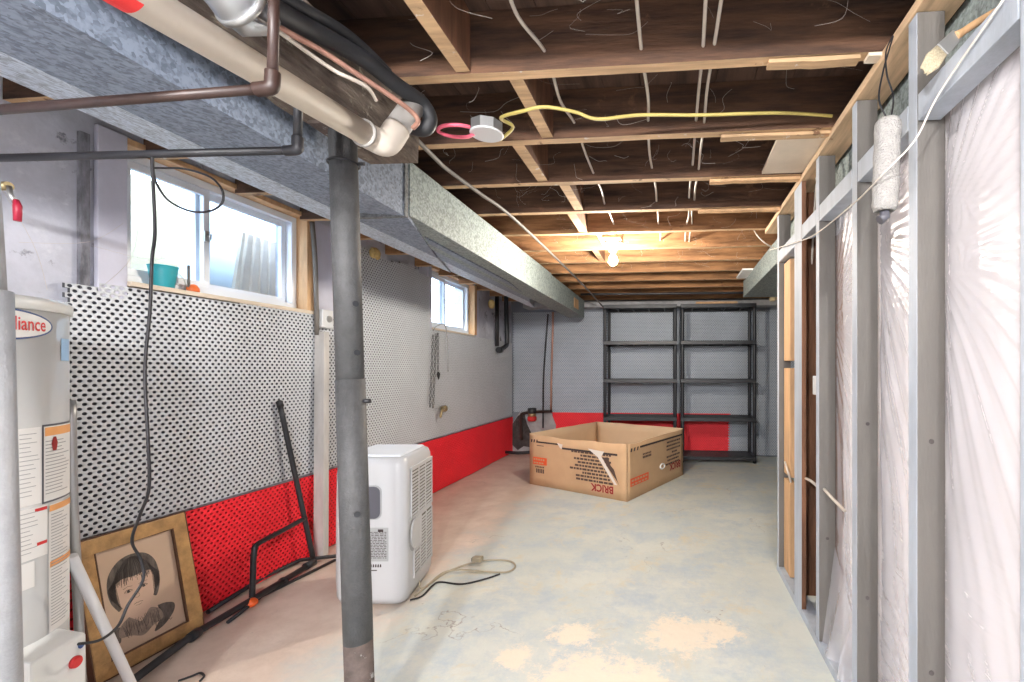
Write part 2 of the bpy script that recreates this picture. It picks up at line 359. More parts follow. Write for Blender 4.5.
window(1, 1.66, 2.555, 1.475, 2.02, 2.02)
window(2, 3.99, 4.865, 1.505, 2.045, 4.33)
def trim(n, boxes, m, bevel=.002):
    mb = MB()
    for b in boxes: mb.box(*b)
    o = mb.build('trim_%d' % n, m, bevel=bevel); tag(o, kind='structure'); return o
trim(2, [(-2.31, -2.16, 2.557, 2.615, 1.475, 2.03), (-2.31, -2.17, 1.66, 2.557, 2.022, 2.048)], M['wood_raw'])
trim(3, [(-2.31, -2.16, 4.868, 4.925, 1.505, 2.045), (-2.31, -2.17, 3.99, 4.868, 2.046, 2.07)], M['wood_raw'])
trim(4, [(-2.184, -2.165, 1.565, 1.66, 1.40, 2.05)], M['lav'])
trim(5, [(-2.184, -2.172, 2.62, 2.80, 1.40, 2.03), (-2.184, -2.168, 3.93, 3.985, 1.47, 2.05), (-2.184, -2.17, 4.93, 5.0, 1.47, 2.05)], M['lav'])
M['stain'] = mat('stained_strip', (.22, .22, .25), .9, var=.6, vscale=8, stretch=(3, 3, 1))
trim(6, [(-2.184, -2.168, 1.515, 1.545, 1.36, 2.0)], M['stain'])
trim(7, [(-2.31, -2.15, 1.66, 2.60, 1.455, 1.474), (-2.31, -2.16, 3.99, 4.87, 1.488, 1.504)], M['board_white'])
trim(8, [(-1.95, 2.0, 5.86, 6.08, 1.93, 2.0)], M['patch'])

# ------------------------------------------------------------------ dimpled membranes (holed sheets, cup shade painted behind)
M['cup_shade'] = mat('dark_cup_shade', (.085, .09, .11), .7)  # dark backing colour stands in for the shade inside the cups
M['cup_shade_red'] = mat('dark_red_cup_shade', (.42, .006, .012), .7)  # the same painted cup shade, dark red behind the red strips
def membrane(name, label, m, O, U, Vv, Nn, ulen, vlen, mask, seed=0, hole=None):
    cw, ch, rx, ry, dp = .0288, .0172, .0085, .0065, .0018
    O, U, Vv, Nn = [np.array(q, float) for q in (O, U, Vv, Nn)]
    k = np.arange(8); ang = (k+.5)*math.pi/4
    ox, oy = np.cos(ang), np.sin(ang)
    # local 2D ring (outer rect hit points), top ring, bottom ring
    s = 1/np.maximum(abs(ox)/(cw/2), abs(oy)/(ch/2)); rect = np.stack([ox*s, oy*s], 1)
    # snap diagonals to the corners
    corn = [(cw/2, ch/2), (-cw/2, ch/2), (-cw/2, -ch/2), (cw/2, -ch/2)]
    rect = np.array([(cw/2, ch*.2), (cw*.2, ch/2), (-cw*.2, ch/2), (-cw/2, ch*.2), (-cw/2, -ch*.2), (-cw*.2, -ch/2), (cw*.2, -ch/2), (cw/2, -ch*.2)])
    top = np.stack([ox*rx, oy*ry], 1); bot = top*.95
    loc = np.concatenate([rect, top, bot, np.array(corn)]); dep = np.concatenate([np.zeros(8), np.zeros(8), -np.ones(8)*dp, np.zeros(4)])
    faces = []
    for i in range(8):
        j = (i+1) % 8; faces += [(i, j, 8+j, 8+i), (8+i, 8+j, 16+j, 16+i)]
    tri = [(24, 1, 0), (25, 3, 2), (26, 5, 4), (27, 7, 6)]
    nr = int(vlen/ch); nc = int(ulen/cw); cen = []
    for r in range(nr):
        for c in range(nc):
            u = (c+.5+(r % 2)*.5)*cw; v = (r+.5)*ch
            if mask(u, v): cen.append((u, v))
    cen = np.array(cen); nC = len(cen)
    hs = np.array([hole(a, b) if hole else 1.0 for a, b in cen]); lc = np.repeat(loc[None], nC, 0); lc[:, 8:24] *= hs[:, None, None]
    uv = cen[:, None, :]+lc; u = uv[..., 0]; v = uv[..., 1]
    wob = .004*np.sin(u*4.1+seed)*np.sin(v*5.3+1)+.0015*np.sin(u*17+v*9)
    P = O + u[..., None]*U + v[..., None]*Vv + (dep[None]+wob)[..., None]*Nn
    nv = 28; verts = P.reshape(-1, 3)
    quads = np.array(faces); tris = np.array(tri); bots = np.array([list(range(16, 24))])
    base = (np.arange(nC)*nv)[:, None, None]
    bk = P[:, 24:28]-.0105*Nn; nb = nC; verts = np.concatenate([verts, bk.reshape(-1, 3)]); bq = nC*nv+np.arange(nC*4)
    q = (quads[None]+base).reshape(-1); t = (tris[None]+base).reshape(-1)
    me = bpy.data.meshes.new(name); nq, nt_ = nC*16, nC*4
    me.vertices.add(len(verts)); me.vertices.foreach_set('co', verts.reshape(-1))
    loops = np.concatenate([q, t, bq]).astype(np.int32); me.loops.add(len(loops)); me.loops.foreach_set('vertex_index', loops)
    tot = np.concatenate([np.full(nq, 4), np.full(nt_, 3), np.full(nb, 4)]).astype(np.int32); st = np.concatenate([[0], np.cumsum(tot)[:-1]]).astype(np.int32)
    me.polygons.add(len(tot)); me.polygons.foreach_set('loop_start', st); me.polygons.foreach_set('loop_total', tot)
    me.materials.append(m); me.materials.append(M['cup_shade'] if m is not M['memb_red'] else M['cup_shade_red'])
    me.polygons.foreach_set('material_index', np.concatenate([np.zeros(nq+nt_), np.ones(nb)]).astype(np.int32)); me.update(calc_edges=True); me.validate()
    o = bpy.data.objects.new(name, me); COL.objects.link(o)
    return tag(o, label, 'wall membrane')
XM = -2.158; Y0 = 1.45; ZR = .503
def ml(u, v):
    Y, Z = Y0+u, ZR+v
    if Y < 1.56: return Z < 1.44+.0 and (Y > 1.47 or Z < 1.3)
    if Y < 2.80: return Z < 1.455+.012*math.sin(Y*6)
    if Y < 2.86: return Z < 1.43
    if Y < 3.94: return Z < 1.965+.02*math.sin(Y*11)
    return Z < 1.475
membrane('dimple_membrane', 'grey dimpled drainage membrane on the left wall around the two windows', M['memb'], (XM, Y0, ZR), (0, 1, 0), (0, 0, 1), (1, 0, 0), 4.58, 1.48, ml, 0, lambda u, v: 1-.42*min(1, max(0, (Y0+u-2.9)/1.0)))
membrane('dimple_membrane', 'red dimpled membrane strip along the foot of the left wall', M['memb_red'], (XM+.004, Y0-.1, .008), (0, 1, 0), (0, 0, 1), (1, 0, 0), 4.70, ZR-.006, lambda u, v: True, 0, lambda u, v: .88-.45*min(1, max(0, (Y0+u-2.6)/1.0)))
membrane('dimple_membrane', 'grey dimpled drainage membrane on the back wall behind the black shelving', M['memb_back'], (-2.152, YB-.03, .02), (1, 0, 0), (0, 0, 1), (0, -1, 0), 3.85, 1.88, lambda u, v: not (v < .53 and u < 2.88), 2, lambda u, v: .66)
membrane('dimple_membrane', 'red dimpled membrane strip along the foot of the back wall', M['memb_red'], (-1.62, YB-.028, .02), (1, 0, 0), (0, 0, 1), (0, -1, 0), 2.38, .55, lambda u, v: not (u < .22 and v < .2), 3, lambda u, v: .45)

# ------------------------------------------------------------------ ceiling joists, blocking, cables
JY = [1.345+.40*i for i in range(12)]
ords = ['first', 'second', 'third', 'fourth', 'fifth', 'sixth', 'seventh', 'eighth', 'ninth', 'tenth', 'eleventh', 'twelfth']
for i, y in enumerate([.14, .54, .945]+JY):
    mb = MB(); k = i-3
    n = 24; zs = [ZJ+.004*noise.noise(V((j*.5, y*9, 0))) for j in range(n+1)]; ys = [.003*noise.noise(V((j*.6, y*9, 5))) for j in range(n+1)]
    xs = [-2.18+j*4.56/n for j in range(n+1)]
    for j in range(n):
        p = []
        for zz in (0, 1):
            for (jj, dy) in ((j, -.019), (j+1, -.019), (j+1, .019), (j, .019)):
                p.append((xs[jj], y+dy+ys[jj], ZC-.002 if zz else zs[jj]))
        fm = {0: 1}; mb.hexa(p, 0, fm)
    o = mb.build('ceiling_joist', [M['wood_dark'] if k < 4 else M['wood_bulb_lit'], M['wood_edge']])
    # drop the internal end faces
    if k < 0: tag(o, 'aged wooden ceiling joist above the top edge of the photo, '+('directly over the camera', 'second ahead of the camera', 'third ahead of the camera')[i], 'joist', 'ceiling joists')
    else: tag(o, 'aged wooden ceiling joist, %s back from the top edge of the photo' % ords[k], 'joist', 'ceiling joists')
bl = [(-.645, -.60, JY[0]-.40, JY[0], 'nearest and widest, its lower end at the first joist'), (-.50, -.455, JY[0], JY[1], 'between the first and second joists'),
      (-.635, -.585, JY[1], JY[2], 'between the second and third joists, right of the junction box'), (-.545, -.495, JY[2], JY[3], 'between the third and fourth joists'),
      (-.60, -.55, JY[3], JY[4], 'between the fourth and fifth joists, before the lit bulb'), (-.50, -.46, JY[4], JY[5], 'between the fifth and sixth joists, beside the lit bulb'), (-.6, -.555, JY[5], JY[6], 'between the sixth and seventh joists, beyond the lit bulb')]
for a, b, y0, y1, t in bl:
    o = MB().box(a, b, y0+.022, y1-.022, ZJ+.004, ZC-.005, 0, {0: 1, 3: 2}).build('blocking_board', [M['wood_dark'], M['wood_edge'], M['wood_red']], bevel=.002)
    tag(o, 'short wooden blocking board '+t, 'blocking', 'blocking boards between joists')
# lath strips left nailed under joists
lath = [(.27, .52, JY[0]+.0, 'rough lath scrap nailed under the nearest joist, left of the plaster-crusted piece', 'wood_edge'), (.54, .78, JY[0]-.005, 'plaster-crusted pale lath scrap nailed under the nearest joist above the wooden plate', 'board_white'),
        (.18, .85, JY[1]+.012, 'pale lath strip nailed under the second joist above the cream board', 'wood_edge'), (.14, .60, JY[3]+.012, 'pale lath strip nailed under the fourth joist', 'wood_raw'),
        (.17, .60, JY[2]+.012, 'pale lath strip nailed under the third joist', 'wood_raw')]
for a, b, y, l, m_ in lath:
    mb = MB(); n = 8
    for j in range(n):
        x0 = a+(b-a)*j/n; x1 = a+(b-a)*(j+1)/n; h0 = .012+.005*noise.noise(V((x0*20, y, 0))); h1 = .012+.005*noise.noise(V((x1*20, y, 0)))
        mb.hexa([(x0, y-.018, ZJ-.004-h0), (x1, y-.018, ZJ-.004-h1), (x1, y+.016, ZJ-.004-h1), (x0, y+.016, ZJ-.004-h0), (x0, y-.018, ZJ-.004), (x1, y-.018, ZJ-.004), (x1, y+.016, ZJ-.004), (x0, y+.016, ZJ-.004)])
    tag(mb.build('lath_scrap', M[m_]), l, 'lath')
p = [onZ(745, 171, 2.0), onZ(757, 141, 2.0)]
tag(MB().box(.40, 1.0, JY[1]+.055, JY[2]-.025, 2.006, 2.020).build('ceiling_board', M['board_white'], bevel=.002), 'cream board fixed between the second and third joists near the stud wall', 'board')
def cable(name, pts, r, m, label, cat, group=None, n=8, seg=8):
    return tag(MB().tube(spline(pts, n), r, seg).build(name, m), label, cat, group)
for xx, lab, dx in ((-.375, 'leftmost white cable drooping through the joist bays', .012), (-.093, 'middle white cable drooping through the joist bays', .01), (.088, 'left one of the paired white cables at the right of the joist bays', .006), (.118, 'right one of the paired white cables at the right of the joist bays', .006)):
    pts = []; y = .2; i = 0
    ys_ = [.14, .54, .945]+JY[:6]
    for i, y in enumerate(ys_):
        e = -.055 if xx == -.375 and i == 2 else 0
        pts.append(V((xx+random.uniform(-dx, dx)*.4, y, 2.052+random.uniform(-.012, .012))))
        pts.append(V((xx+random.uniform(-dx, dx)+e*.3, y+.2, 2.058+random.uniform(-.025, .01))))
    cable('electrical_cable', pts[:-1], .0052, M['wire_white'], lab, 'cable', 'white cables through the joists')
# yellow cable
cable('electrical_cable', [atD(500, 140, 1.72), atD(513, 127, 1.66), atD(501, 118, 1.58), atD(523, 111, 1.50), atD(545, 107, 1.50), atD(575, 112, 1.53), atD(598, 119, 1.55), atD(640, 115, 1.58), atD(700, 115, 1.60), atD(780, 113, 1.6), atD(832, 116, 1.62)], .0058, M['wire_yellow'], 'yellow cable strung across the bay behind the nearest joist', 'cable')
cable('plastic_tube', [atD(474, 134, 1.66), atD(466, 137, 1.63), atD(450, 136, 1.58), atD(438, 131, 1.55), atD(443, 126, 1.52), atD(458, 125, 1.52), atD(470, 127, 1.54)], .0062, M['wire_pink'], 'pink looped tube coming out of the octagonal junction box', 'tube')
jc = atD(489, 134, 1.68)
j = thing('junction_box', 'round metal ceiling junction box with a white cover beside the pink tube', 'junction box', (jc.x, jc.y-.012, ZJ-.02))
jb = V((jc.x, jc.y-.02, ZJ-.03))
MB().lathe(jb, [(.058, 0), (.058, .036)], 8, smooth=False).build('box_body', M['steel'], j)
MB().lathe(jb-V((0, 0, .006)), [(.054, 0), (.059, .003), (.059, .006)], 32).build('cover', M['white'], j)
cable('conduit', [atD(408, 131, 1.60), atD(424, 147, 1.72), atD(437, 160, 1.85), atD(448, 170, 1.955), atD(480, 193.5, 2.21), atD(512, 217, 2.56), atD(560, 262, 3.62), atD(588, 290, 4.85), atD(604, 308, 5.8)], .0085, M['conduit'], 'thin grey conduit running back under the joists beside the duct', 'conduit')
cable('ceiling_pipe', [V((-1.05, 5.18, 1.985)), V((-.2, 5.2, 1.983)), V((1.0, 5.22, 1.985))], .014, M['iron_grey'], 'dark pipe running crosswise under the joists above the shelving', 'pipe', None, 3, 10)
cable('electrical_cable', [atD(752, 226, 3.05), atD(757, 235, 3.0), atD(765, 243, 2.98), atD(776, 249, 3.0)], .004, M['wire_white'], 'thin cable drooping from the joists at the far end of the top plate', 'cable')
# cobwebs
mb = MB()
for i in range(260):
    b = random.randrange(0, 8); y = JY[b]-.2+random.uniform(-.17, .17); xx = random.uniform(-1.0, .55)
    p = V((xx, y, random.uniform(2.03, 2.17))); q = p+V((random.gauss(0, .09), random.uniform(-.06, .06), random.uniform(-.11, .0)))
    q.z = max(q.z, 2.0); mid = (p+q)/2+V((random.gauss(0, .02), 0, -random.uniform(.005, .03))); r = random.choice([.0002, .0003, .0004, .0006])
    mb.tube(spline([p, p.lerp(mid, .5)+V((random.gauss(0, .012), 0, random.gauss(0, .01))), mid, q], 4), r, 3, caps=False)
for i in range(10):
    y = random.uniform(1.0, 2.0); p = V((-2.17, y, random.uniform(1.5, 1.9))); q = V((-2.17, y+random.uniform(-.35, .35), random.uniform(1.3, 1.8)))
    mb.tube(spline([p, (p+q)/2+V((.05, 0, -.04)), q], 5), .0006, 3, caps=False)
tag(mb.build('cobwebs', M['web']), 'wispy cobwebs hanging in the joist bays and across the left wall', 'cobweb', None, 'stuff')

# bulb fixtures
def lamp(loc, bm_, label, k=1):
    t = thing('bare_bulb_fixture', label, 'lamp', loc); c = V(loc)
    MB().lathe(c, [(.055, 0), (.058, -.008), (.05, -.018), (.030, -.026), (.027, -.06), (.024, -.062)], 32).build('lamp_holder', M['white'], t)
    MB().lathe(c+V((0, 0, -.058)), [(.0135, 0), (.0135, -.022)], 20).build('bulb_cap', M['steel'], t)
    MB().lathe(c+V((0, 0, -.078)), [(.013, 0)]+[(r*k, h*k) for r, h in ((.016, -.012), (.026, -.030), (.0305, -.048), (.028, -.064), (.018, -.076), (.004, -.081))], 28).build('bulb', bm_, t)
B = atD(613, 240, 3.10)
lamp((B.x, B.y, ZJ-.021), M['bulb'], 'lit bare bulb in a white holder under the middle joists')
tag(MB().box(B.x-.06, B.x+.06, B.y-.10, B.y+.09, ZJ-.02, ZJ-.002).build('mounting_board', M['wood_raw'], bevel=.002), 'small raw board holding the lit bulb fixture to the joists', 'board')
lamp((-.60, -.9, ZJ-.021), M['fill_bulb'], 'added fill light behind the camera, on its left, shaped as a globe bulb in a white holder', 2)  # unseen bulbs added to brighten the foreground
lamp((.25, -1.5, ZJ-.021), M['fill_bulb'], 'added fill light behind the camera, on its right, shaped as a globe bulb in a white holder', 2)
tag(MB().box(.19, .31, -1.62, -1.38, ZJ-.02, ZJ-.002).build('mounting_board', M['wood_raw'], bevel=.002), 'small added raw board holding the added right fill bulb behind the camera', 'board')
tag(MB().box(-.66, -.54, -1.02, -.78, ZJ-.02, ZJ-.002).build('mounting_board', M['wood_raw'], bevel=.002), 'small added raw board holding the added left fill bulb behind the camera', 'board')

# ------------------------------------------------------------------ stud partition on the right
XS, XS2 = .58, .644
tag(MB().box(XS, XS2, -.6, 2.64, .001, .036).build('bottom_plate', M['stud_paint_worn_lit'], bevel=.002), 'blue-grey painted bottom plate of the stud wall on the concrete floor', 'timber plate')
tag(MB().box(XS-.004, XS2+.03, -.6, 2.95, 1.975, 2.001).build('top_plate', M['wood_plate'], bevel=.002), 'raw pine top plate of the stud wall under the joists', 'timber plate')
studs = [(.44, .478, 'stud', 'grey painted wall stud just beyond the right edge of the photo'), (.785, .823, 'stud', 'grey painted wall stud at the right edge of the photo'),
         (1.148, 1.190, 'stud', 'grey painted wall stud with a bright bluish edge beside the paintbrush'),
         (1.508, 1.549, 'stud', 'grey painted wall stud behind the hanging paint roller'), (1.887, 1.927, 'stud', 'grey painted wall stud carrying the white switch plate'),
         (2.135, 2.26, 'stud_paint_worn_lit', 'wide flat pale wall stud with a reddish brown edge'), (2.585, 2.625, 'stud', 'farthest grey wall stud at the end of the partition')]
for a, b, m_, lab in studs:
    st = (MB().box(XS, XS+.020, a, b, .037, 1.974, 0, {2: 1}).build('wall_stud', [M[m_], M['wood_red']], bevel=.001) if a == 2.135 else MB().box(XS, XS2, a, b, .037, 1.974, 0, {5: 1}).build('wall_stud', [M[m_], M['stud_paint_worn_lit']], bevel=.0025)); tag(st, lab, 'stud', 'partition studs')  # narrow room-facing edges carry the bluish window light in their colour
    ORG[st.name] = V()
    if a in (1.148, 1.508, 1.887):
        for zz in (.40, .95) if a != 1.887 else (.45,):
            MB().lathe((.612, a-.0006, zz), [(.006, 0), (.006, -.0012)], 12, axis=(0, 1, 0)).build('drilled_hole', M['mud'], st)
tag(MB().box(.615, .70, 2.262, 2.30, .04, 1.97).build('side_board', M['wood_red'], bevel=.001), 'dark red aged board just behind the wide flat pale stud', 'board')
# horizontal rails between studs
rails = [(.48, .782, 'nearest, cut by the right edge of the photo'), (.826, 1.145, 'with the paintbrush lying on it'), (1.192, 1.505, 'half hidden by the paint roller'), (1.551, 1.884, 'between the third and fourth studs from the right'), (1.929, 2.132, 'left of the stud with the switch plate'), (2.263, 2.582, 'farthest one, at the end of the partition')]
for a, b, l in rails:
    tag(MB().box(XS, XS+.052, a, b, 1.712, 1.775).build('nogging_rail', M['stud_paint_worn_lit'], bevel=.002), 'pale blue painted rail between wall studs, '+l, 'rail', 'rails between studs')
# raw blocks at the far bay
for z0, z1, l in ((1.17, 1.70, 'upper raw pine board in the farthest stud bay'), (.56, 1.13, 'middle raw pine board in the farthest stud bay'), (.04, .53, 'lowest raw pine board in the farthest stud bay')):
    tag(MB().box(.607, .642, 2.45, 2.583, z0, z1).build('pine_board', M['wood_raw'], bevel=.002), l, 'board', 'pine boards in the far bay')
tag(MB().box(.70, .745, 1.95, 2.13, .04, 1.70).build('back_board', M['wood_red'], bevel=.002), 'dark aged board at the back of the bay left of the switch plate', 'board')
# insulation batts + polythene
for a, b, l in ((-.1, .44, 'pale insulation batt in the bay nearest the camera'), (.48, .815, 'pale insulation batt behind plastic at the right edge of the photo'), (.855, 1.148, 'pale insulation batt behind the widest plastic bay'), (1.19, 1.508, 'pale insulation batt behind plastic beside the roller stud'), (1.55, 1.885, 'pale insulation batt behind plastic beside the switch plate stud')):
    mb = MB(); n, m2 = 8, 30; g = []
    for i in range(n+1):
        for k in range(m2+1):
            yy = a+.004+(b-a-.008)*i/n; zz = .04+1.78*k/m2
            g.append((.672-.010*math.sin(math.pi*i/n)+.008*noise.noise(V((yy*8, zz*6, 0))), yy, zz))
    fs = [(i*(m2+1)+k, (i+1)*(m2+1)+k, (i+1)*(m2+1)+k+1, i*(m2+1)+k+1) for i in range(n) for k in range(m2)]
    mb.add(g, fs, 0, True); mb.box(.69, .745, a+.004, b-.004, .04, 1.82)
    tag(mb.build('insulation_batt', M['batt']), l, 'insulation', 'insulation batts in the partition')
mb = MB()
bays = [(-.1, .459), (.459, .834), (.834, 1.169), (1.169, 1.528), (1.528, 1.907)]
for bi, (ya, yb) in enumerate(bays):
    ny, nz = 56, 200; g = []
    az = (1.5, 1.5, 1.42, 1.55, 1.35)[bi]
    for i in range(ny+1):
        for k in range(nz+1):
            yy = ya+(yb-ya)*i/ny; zz = .037+1.70*k/nz
            ed = min(1, min(yy-ya, yb-yy)/.045)
            a1 = math.atan2(zz-az, yb-yy+.03); r1_ = math.hypot(zz-az, yb-yy+.03)
            a2 = math.atan2(zz-.15, yy-ya+.03); r2_ = math.hypot(zz-.15, yy-ya+.03)
            n1 = noise.noise(V((yy*2.5, zz*1.5, bi*7))); n2 = noise.noise(V((a1*6, bi, 4)))
            p1 = math.sin(a1*46+n1*5)*(.5+.5*n2)*min(.0042, .007*r1_+.001)+math.sin(a1*97+n1*9)*.0009
            p2_ = math.sin(a2*40+n1*4)*min(.003, .006*r2_)*max(0, 1-zz*1.4)
            big = noise.noise(V((yy*5, zz*3, 9)))*.006
            g.append((.650-.006*ed+(p1+p2_+big)*ed, yy, zz))
    mb.add(g, [(i*(nz+1)+k, (i+1)*(nz+1)+k, (i+1)*(nz+1)+k+1, i*(nz+1)+k+1) for i in range(ny) for k in range(nz)], 0, True)
tag(mb.build('plastic_sheet', M['poly']), 'clear creased plastic vapour sheet stretched behind the wall studs', 'plastic sheet')
# loose lower skirt of plastic by the bottom plate
mb = MB(); g = []
A = V((.640, 1.86, .30))
for i in range(13):
    for k in range(9):
        t = i/12; s = k/8; b_ = V((.592+.02*math.sin(t*17), 1.885-.33*t, .039)); tp = V((.640, 1.883-.33*t*.9, .42-.30*t)); pnt = tp.lerp(b_, s)
        g.append(pnt+V((-.012*math.sin(t*21)*math.sin(s*3.14), 0, 0)))
mb.add(g, [(i*9+k, (i+1)*9+k, (i+1)*9+k+1, i*9+k+1) for i in range(12) for k in range(8)], 0, True)
tag(mb.build('plastic_skirt', M['poly']), 'loose crumpled end of plastic sheet spilling onto the bottom plate', 'plastic sheet')
# switch plate, cables through studs
t = thing('switch_plate', 'small white plate screwed beside the third grey stud from the right', 'wall plate', (.605, 1.95, 1.0))
MB().box(.60, .612, 1.93, 2.04, 1.015, 1.095).build('plate', M['white'], t, bevel=.002)
MB().lathe((.5995, 1.985, 1.055), [(.004, 0), (.004, .002)], 12, axis=(1, 0, 0)).build('screw', M['steel'], t)
cable('electrical_cable', [onX(824, 489, .60), onX(834, 500, .605), onX(845, 511, .62)], .006, M['wire_white'], 'short cream cable stub poking through the stud with the switch plate', 'cable')
cable('electrical_cable', [onX(805, 478, .60), onX(811, 481, .595), onX(817, 486, .61)], .006, M['wire_white'], 'short cream cable stub left of the stud with the switch plate', 'cable')
cable('electrical_cable', [onX(785, 462, .60), onX(788, 472, .595), onX(791, 482, .61)], .006, M['wire_white'], 'short cream cable stub by the farthest pine boards', 'cable')
cable('electrical_cable', [V((.66, 2.35, 1.15)), V((.66, 2.2, 1.93)), V((.63, 2.08, 1.96)), V((.62, 2.0, 1.90)), V((.66, 1.99, 1.3)), V((.66, 2.0, .9))], .005, M['wire_white'], 'cream cable looping down inside the bay left of the switch plate', 'cable')
# string
cable('string', [atD(1003, 0, .80), atD(940, 92, .98), atD(915, 140, 1.02), atD(885, 172, 1.07), atD(868, 190, 1.16), atD(852, 205, 1.32), atD(820, 231, 1.75), atD(803, 240, 2.0), atD(770, 250, 2.6)], .0022, M['string'], 'pale string stretched across the studs of the partition', 'string')
# duct on the right behind partition
t = thing('right_duct', 'galvanised duct running behind the top of the stud wall', 'duct', (.9, 4.6, 1.84))
MB().box(.69, 1.1, -.5, 2.40, 1.835, 1.995).build('near_section', M['galv'], t, bevel=.002)
MB().box(.69, 1.1, 2.405, 4.60, 1.835, 1.995).build('far_section', M['galv'], t, bevel=.002)
MB().box(.686, 1.104, 2.385, 2.42, 1.831, 1.998).build('joint_collar', M['galv'], t, bevel=.001)
tag(MB().box(.60, .72, 4.05, 4.42, 1.985, 2.0).build('sheet_scrap', M['paper']), 'folded white sheet scrap wedged above the left side of the right duct', 'scrap')
mb = MB()
for i in range(7):
    c = V((1.13+.05*i+random.uniform(-.02, .02), 5.3+random.uniform(-.1, .1), 1.93+random.uniform(-.01, .02)))
    mb.lathe(c, [(.01, -.03), (.04, -.02), (.045, .0), (.03, .025), (.008, .035)], 10, axis=(random.random()-.5, random.random()-.5, 1))
tag(mb.build('foam_insulation', M['batt_yellow']), 'yellowish insulation tuft beyond the end of the right duct', 'insulation')

# paint roller
t = thing('paint_roller', 'used white paint roller hanging from a wire on the stud wall', 'paint roller', tuple(atD(887, 165, 1.13)))
a, b = atD(888, 119, 1.13), atD(884.5, 212, 1.13)
R_ = .0295; pr = []
d_ = (b-a); prof = [(R_*.5, 0), (R_*.85, .004), (R_, .012)]+[(R_*(1+.03*math.sin(i*1.9)), .012+.22*i/10) for i in range(1, 11)]+[(R_*.86, .245), (R_*.62, .249), (R_*.55, .235)]
k_ = d_.length/.249; prof = [(r, h*k_) for r, h in prof]
MB().lathe(a, prof, 32, axis=d_.normalized()).build('roller_sleeve', M['nap'], t)
hd = MB(); hd.tube([b+V((0, 0, .02)), b+V((0, 0, -.012)), b+V((-.012, 0, -.02))], .012, 12); hd.build('end_cap', M['ac_dark'], t)
wr = MB(); wr.tube(spline([atD(889, 122, 1.13), atD(879, 100, 1.14), atD(883, 72, 1.16), atD(889, 50, 1.18), atD(893, 36, 1.195), atD(886, 52, 1.18), atD(887, 75, 1.16), atD(893, 95, 1.15), atD(892, 112, 1.13), atD(889, 122, 1.13)], 6), .0022, 6); wr.build('hanging_wire', M['iron_grey'], t)
# paint brush lying on rail
t = thing('paintbrush', 'paintbrush with pale bristles resting on the blue rail', 'paintbrush', tuple(atD(938, 52, 1.0)))
p0, p1, p2, p3 = atD(924, 71, .98), atD(942, 50, .985), atD(956, 36, .99), atD(1000, 8, .985)
def flat(mb, a, b, w0, w1, th, side):
    a, b = V(a), V(b); d = (b-a).normalized(); s = V(side).normalized(); n = d.cross(s).normalized()*th/2
    mb.hexa([a-s*w0/2-n, a+s*w0/2-n, b+s*w1/2-n, b-s*w1/2-n, a-s*w0/2+n, a+s*w0/2+n, b+s*w1/2+n, b-s*w1/2+n]); return mb
sd = (p1-p0).cross(V((0, 1, .2))).normalized()
mb = MB()
for i in range(13):
    o_ = sd*(-.015+.030*i/12); e_ = sd*(-.018+.036*i/12)*(1)+(p0-p1)*random.uniform(-.05, .12)
    mb.tube([p1+o_*.8, p0.lerp(p1, .5)+e_*1.0*.9, p0+e_*.55], [.0036, .0040, .0012], 6)
mb.build('bristles', M['bristle'], t); flat(MB(), p1-(p1-p0)*.05, p2, .033, .028, .012, sd).build('ferrule', M['steel'], t, bevel=.002)
MB().tube(spline([p2-(p2-p1)*.1, p2.lerp(p3, .3), p3], 5), [.011, .010, .009, .008, .0075, .008, .008, .0075, .007, .006, .006][:11], 12).build('handle', M['wood_raw'], t)

# ------------------------------------------------------------------ beam, post, left ducts, pipes
mb = MB(); n = 40; g = []
for i in range(n+1):
    y = -.6+i*(1.50+.6)/n
    for (xx, zz) in ((-1.035, 1.825), (-.865, 1.825), (-.865, 2.0), (-1.035, 2.0)):
        nz_ = noise.noise(V((xx*9, y*9, zz*9)))*.012; g.append((xx+nz_, y, min(2.0, zz+nz_*.8)))
fs = [(i*4+k, i*4+(k+1) % 4, (i+1)*4+(k+1) % 4, (i+1)*4+k) for i in range(n) for k in range(4)]+[(0, 1, 2, 3), (n*4+3, n*4+2, n*4+1, n*4)]
mb.add(g, fs); tag(mb.build('wooden_beam', M['beam']), 'crusty old wooden beam carried by the steel post', 'beam')
t = thing('steel_post', 'dark grey adjustable steel post standing on the floor under the beam', 'post', (-.905, 1.30, 0))
d0 = 1.345
pt = lambda py: atD(343+(py-140)*.0305, py, d0)
zt = pt(128); zt.z = 1.815; zj = pt(379); zb = atD(361.8, 753, d0); zb.z = 0
MB().tube([zj, zt], .0365, 40).build('upper_tube', M['post'], t)
zc = pt(640); MB().tube([zj.lerp(zc, .0), zc], .0385, 40).build('lower_tube', M['post'], t)
mb = MB(); mb.tube([zc, zb], .0382, 40); mb.box(zb.x-.07, zb.x+.07, zb.y-.07, zb.y+.07, 0.001, .008); mb.build('rusty_foot', M['post_rust'], t)
MB().box(zt.x-.06, zt.x+.06, zt.y-.06, zt.y+.06, 1.812, 1.822).build('top_bearing_plate', M['post_rust'], t)
mb = MB()
rdir = (C0-pt(300)); rdir.z = 0; rdir.normalize(); sdv = V((rdir.y, -rdir.x, 0))
for px_, py_, r0 in ((355.5, 305, .037), (341, 329, .037), (357, 353, .037), (342.5, 377, .037), (357, 511, .0385)):
    c = pt(py_); off = ((px_-(343+(py_-140)*.0305))/F*d0); off = max(-.033, min(.033, off)); q = c-sdv*off*(-1 if (sdv.dot(RT) > 0) else 1)
    n_ = (rdir*math.sqrt(max(1e-6, r0**2-off**2)) + RT*off); a_ = c+n_; ax_ = V((n_.x, n_.y, 0)).normalized()
    MB().lathe(a_-ax_*.003, [(.0085, 0), (.0085, .0036)], 14, axis=ax_).build('pin_hole', M['black'], t)
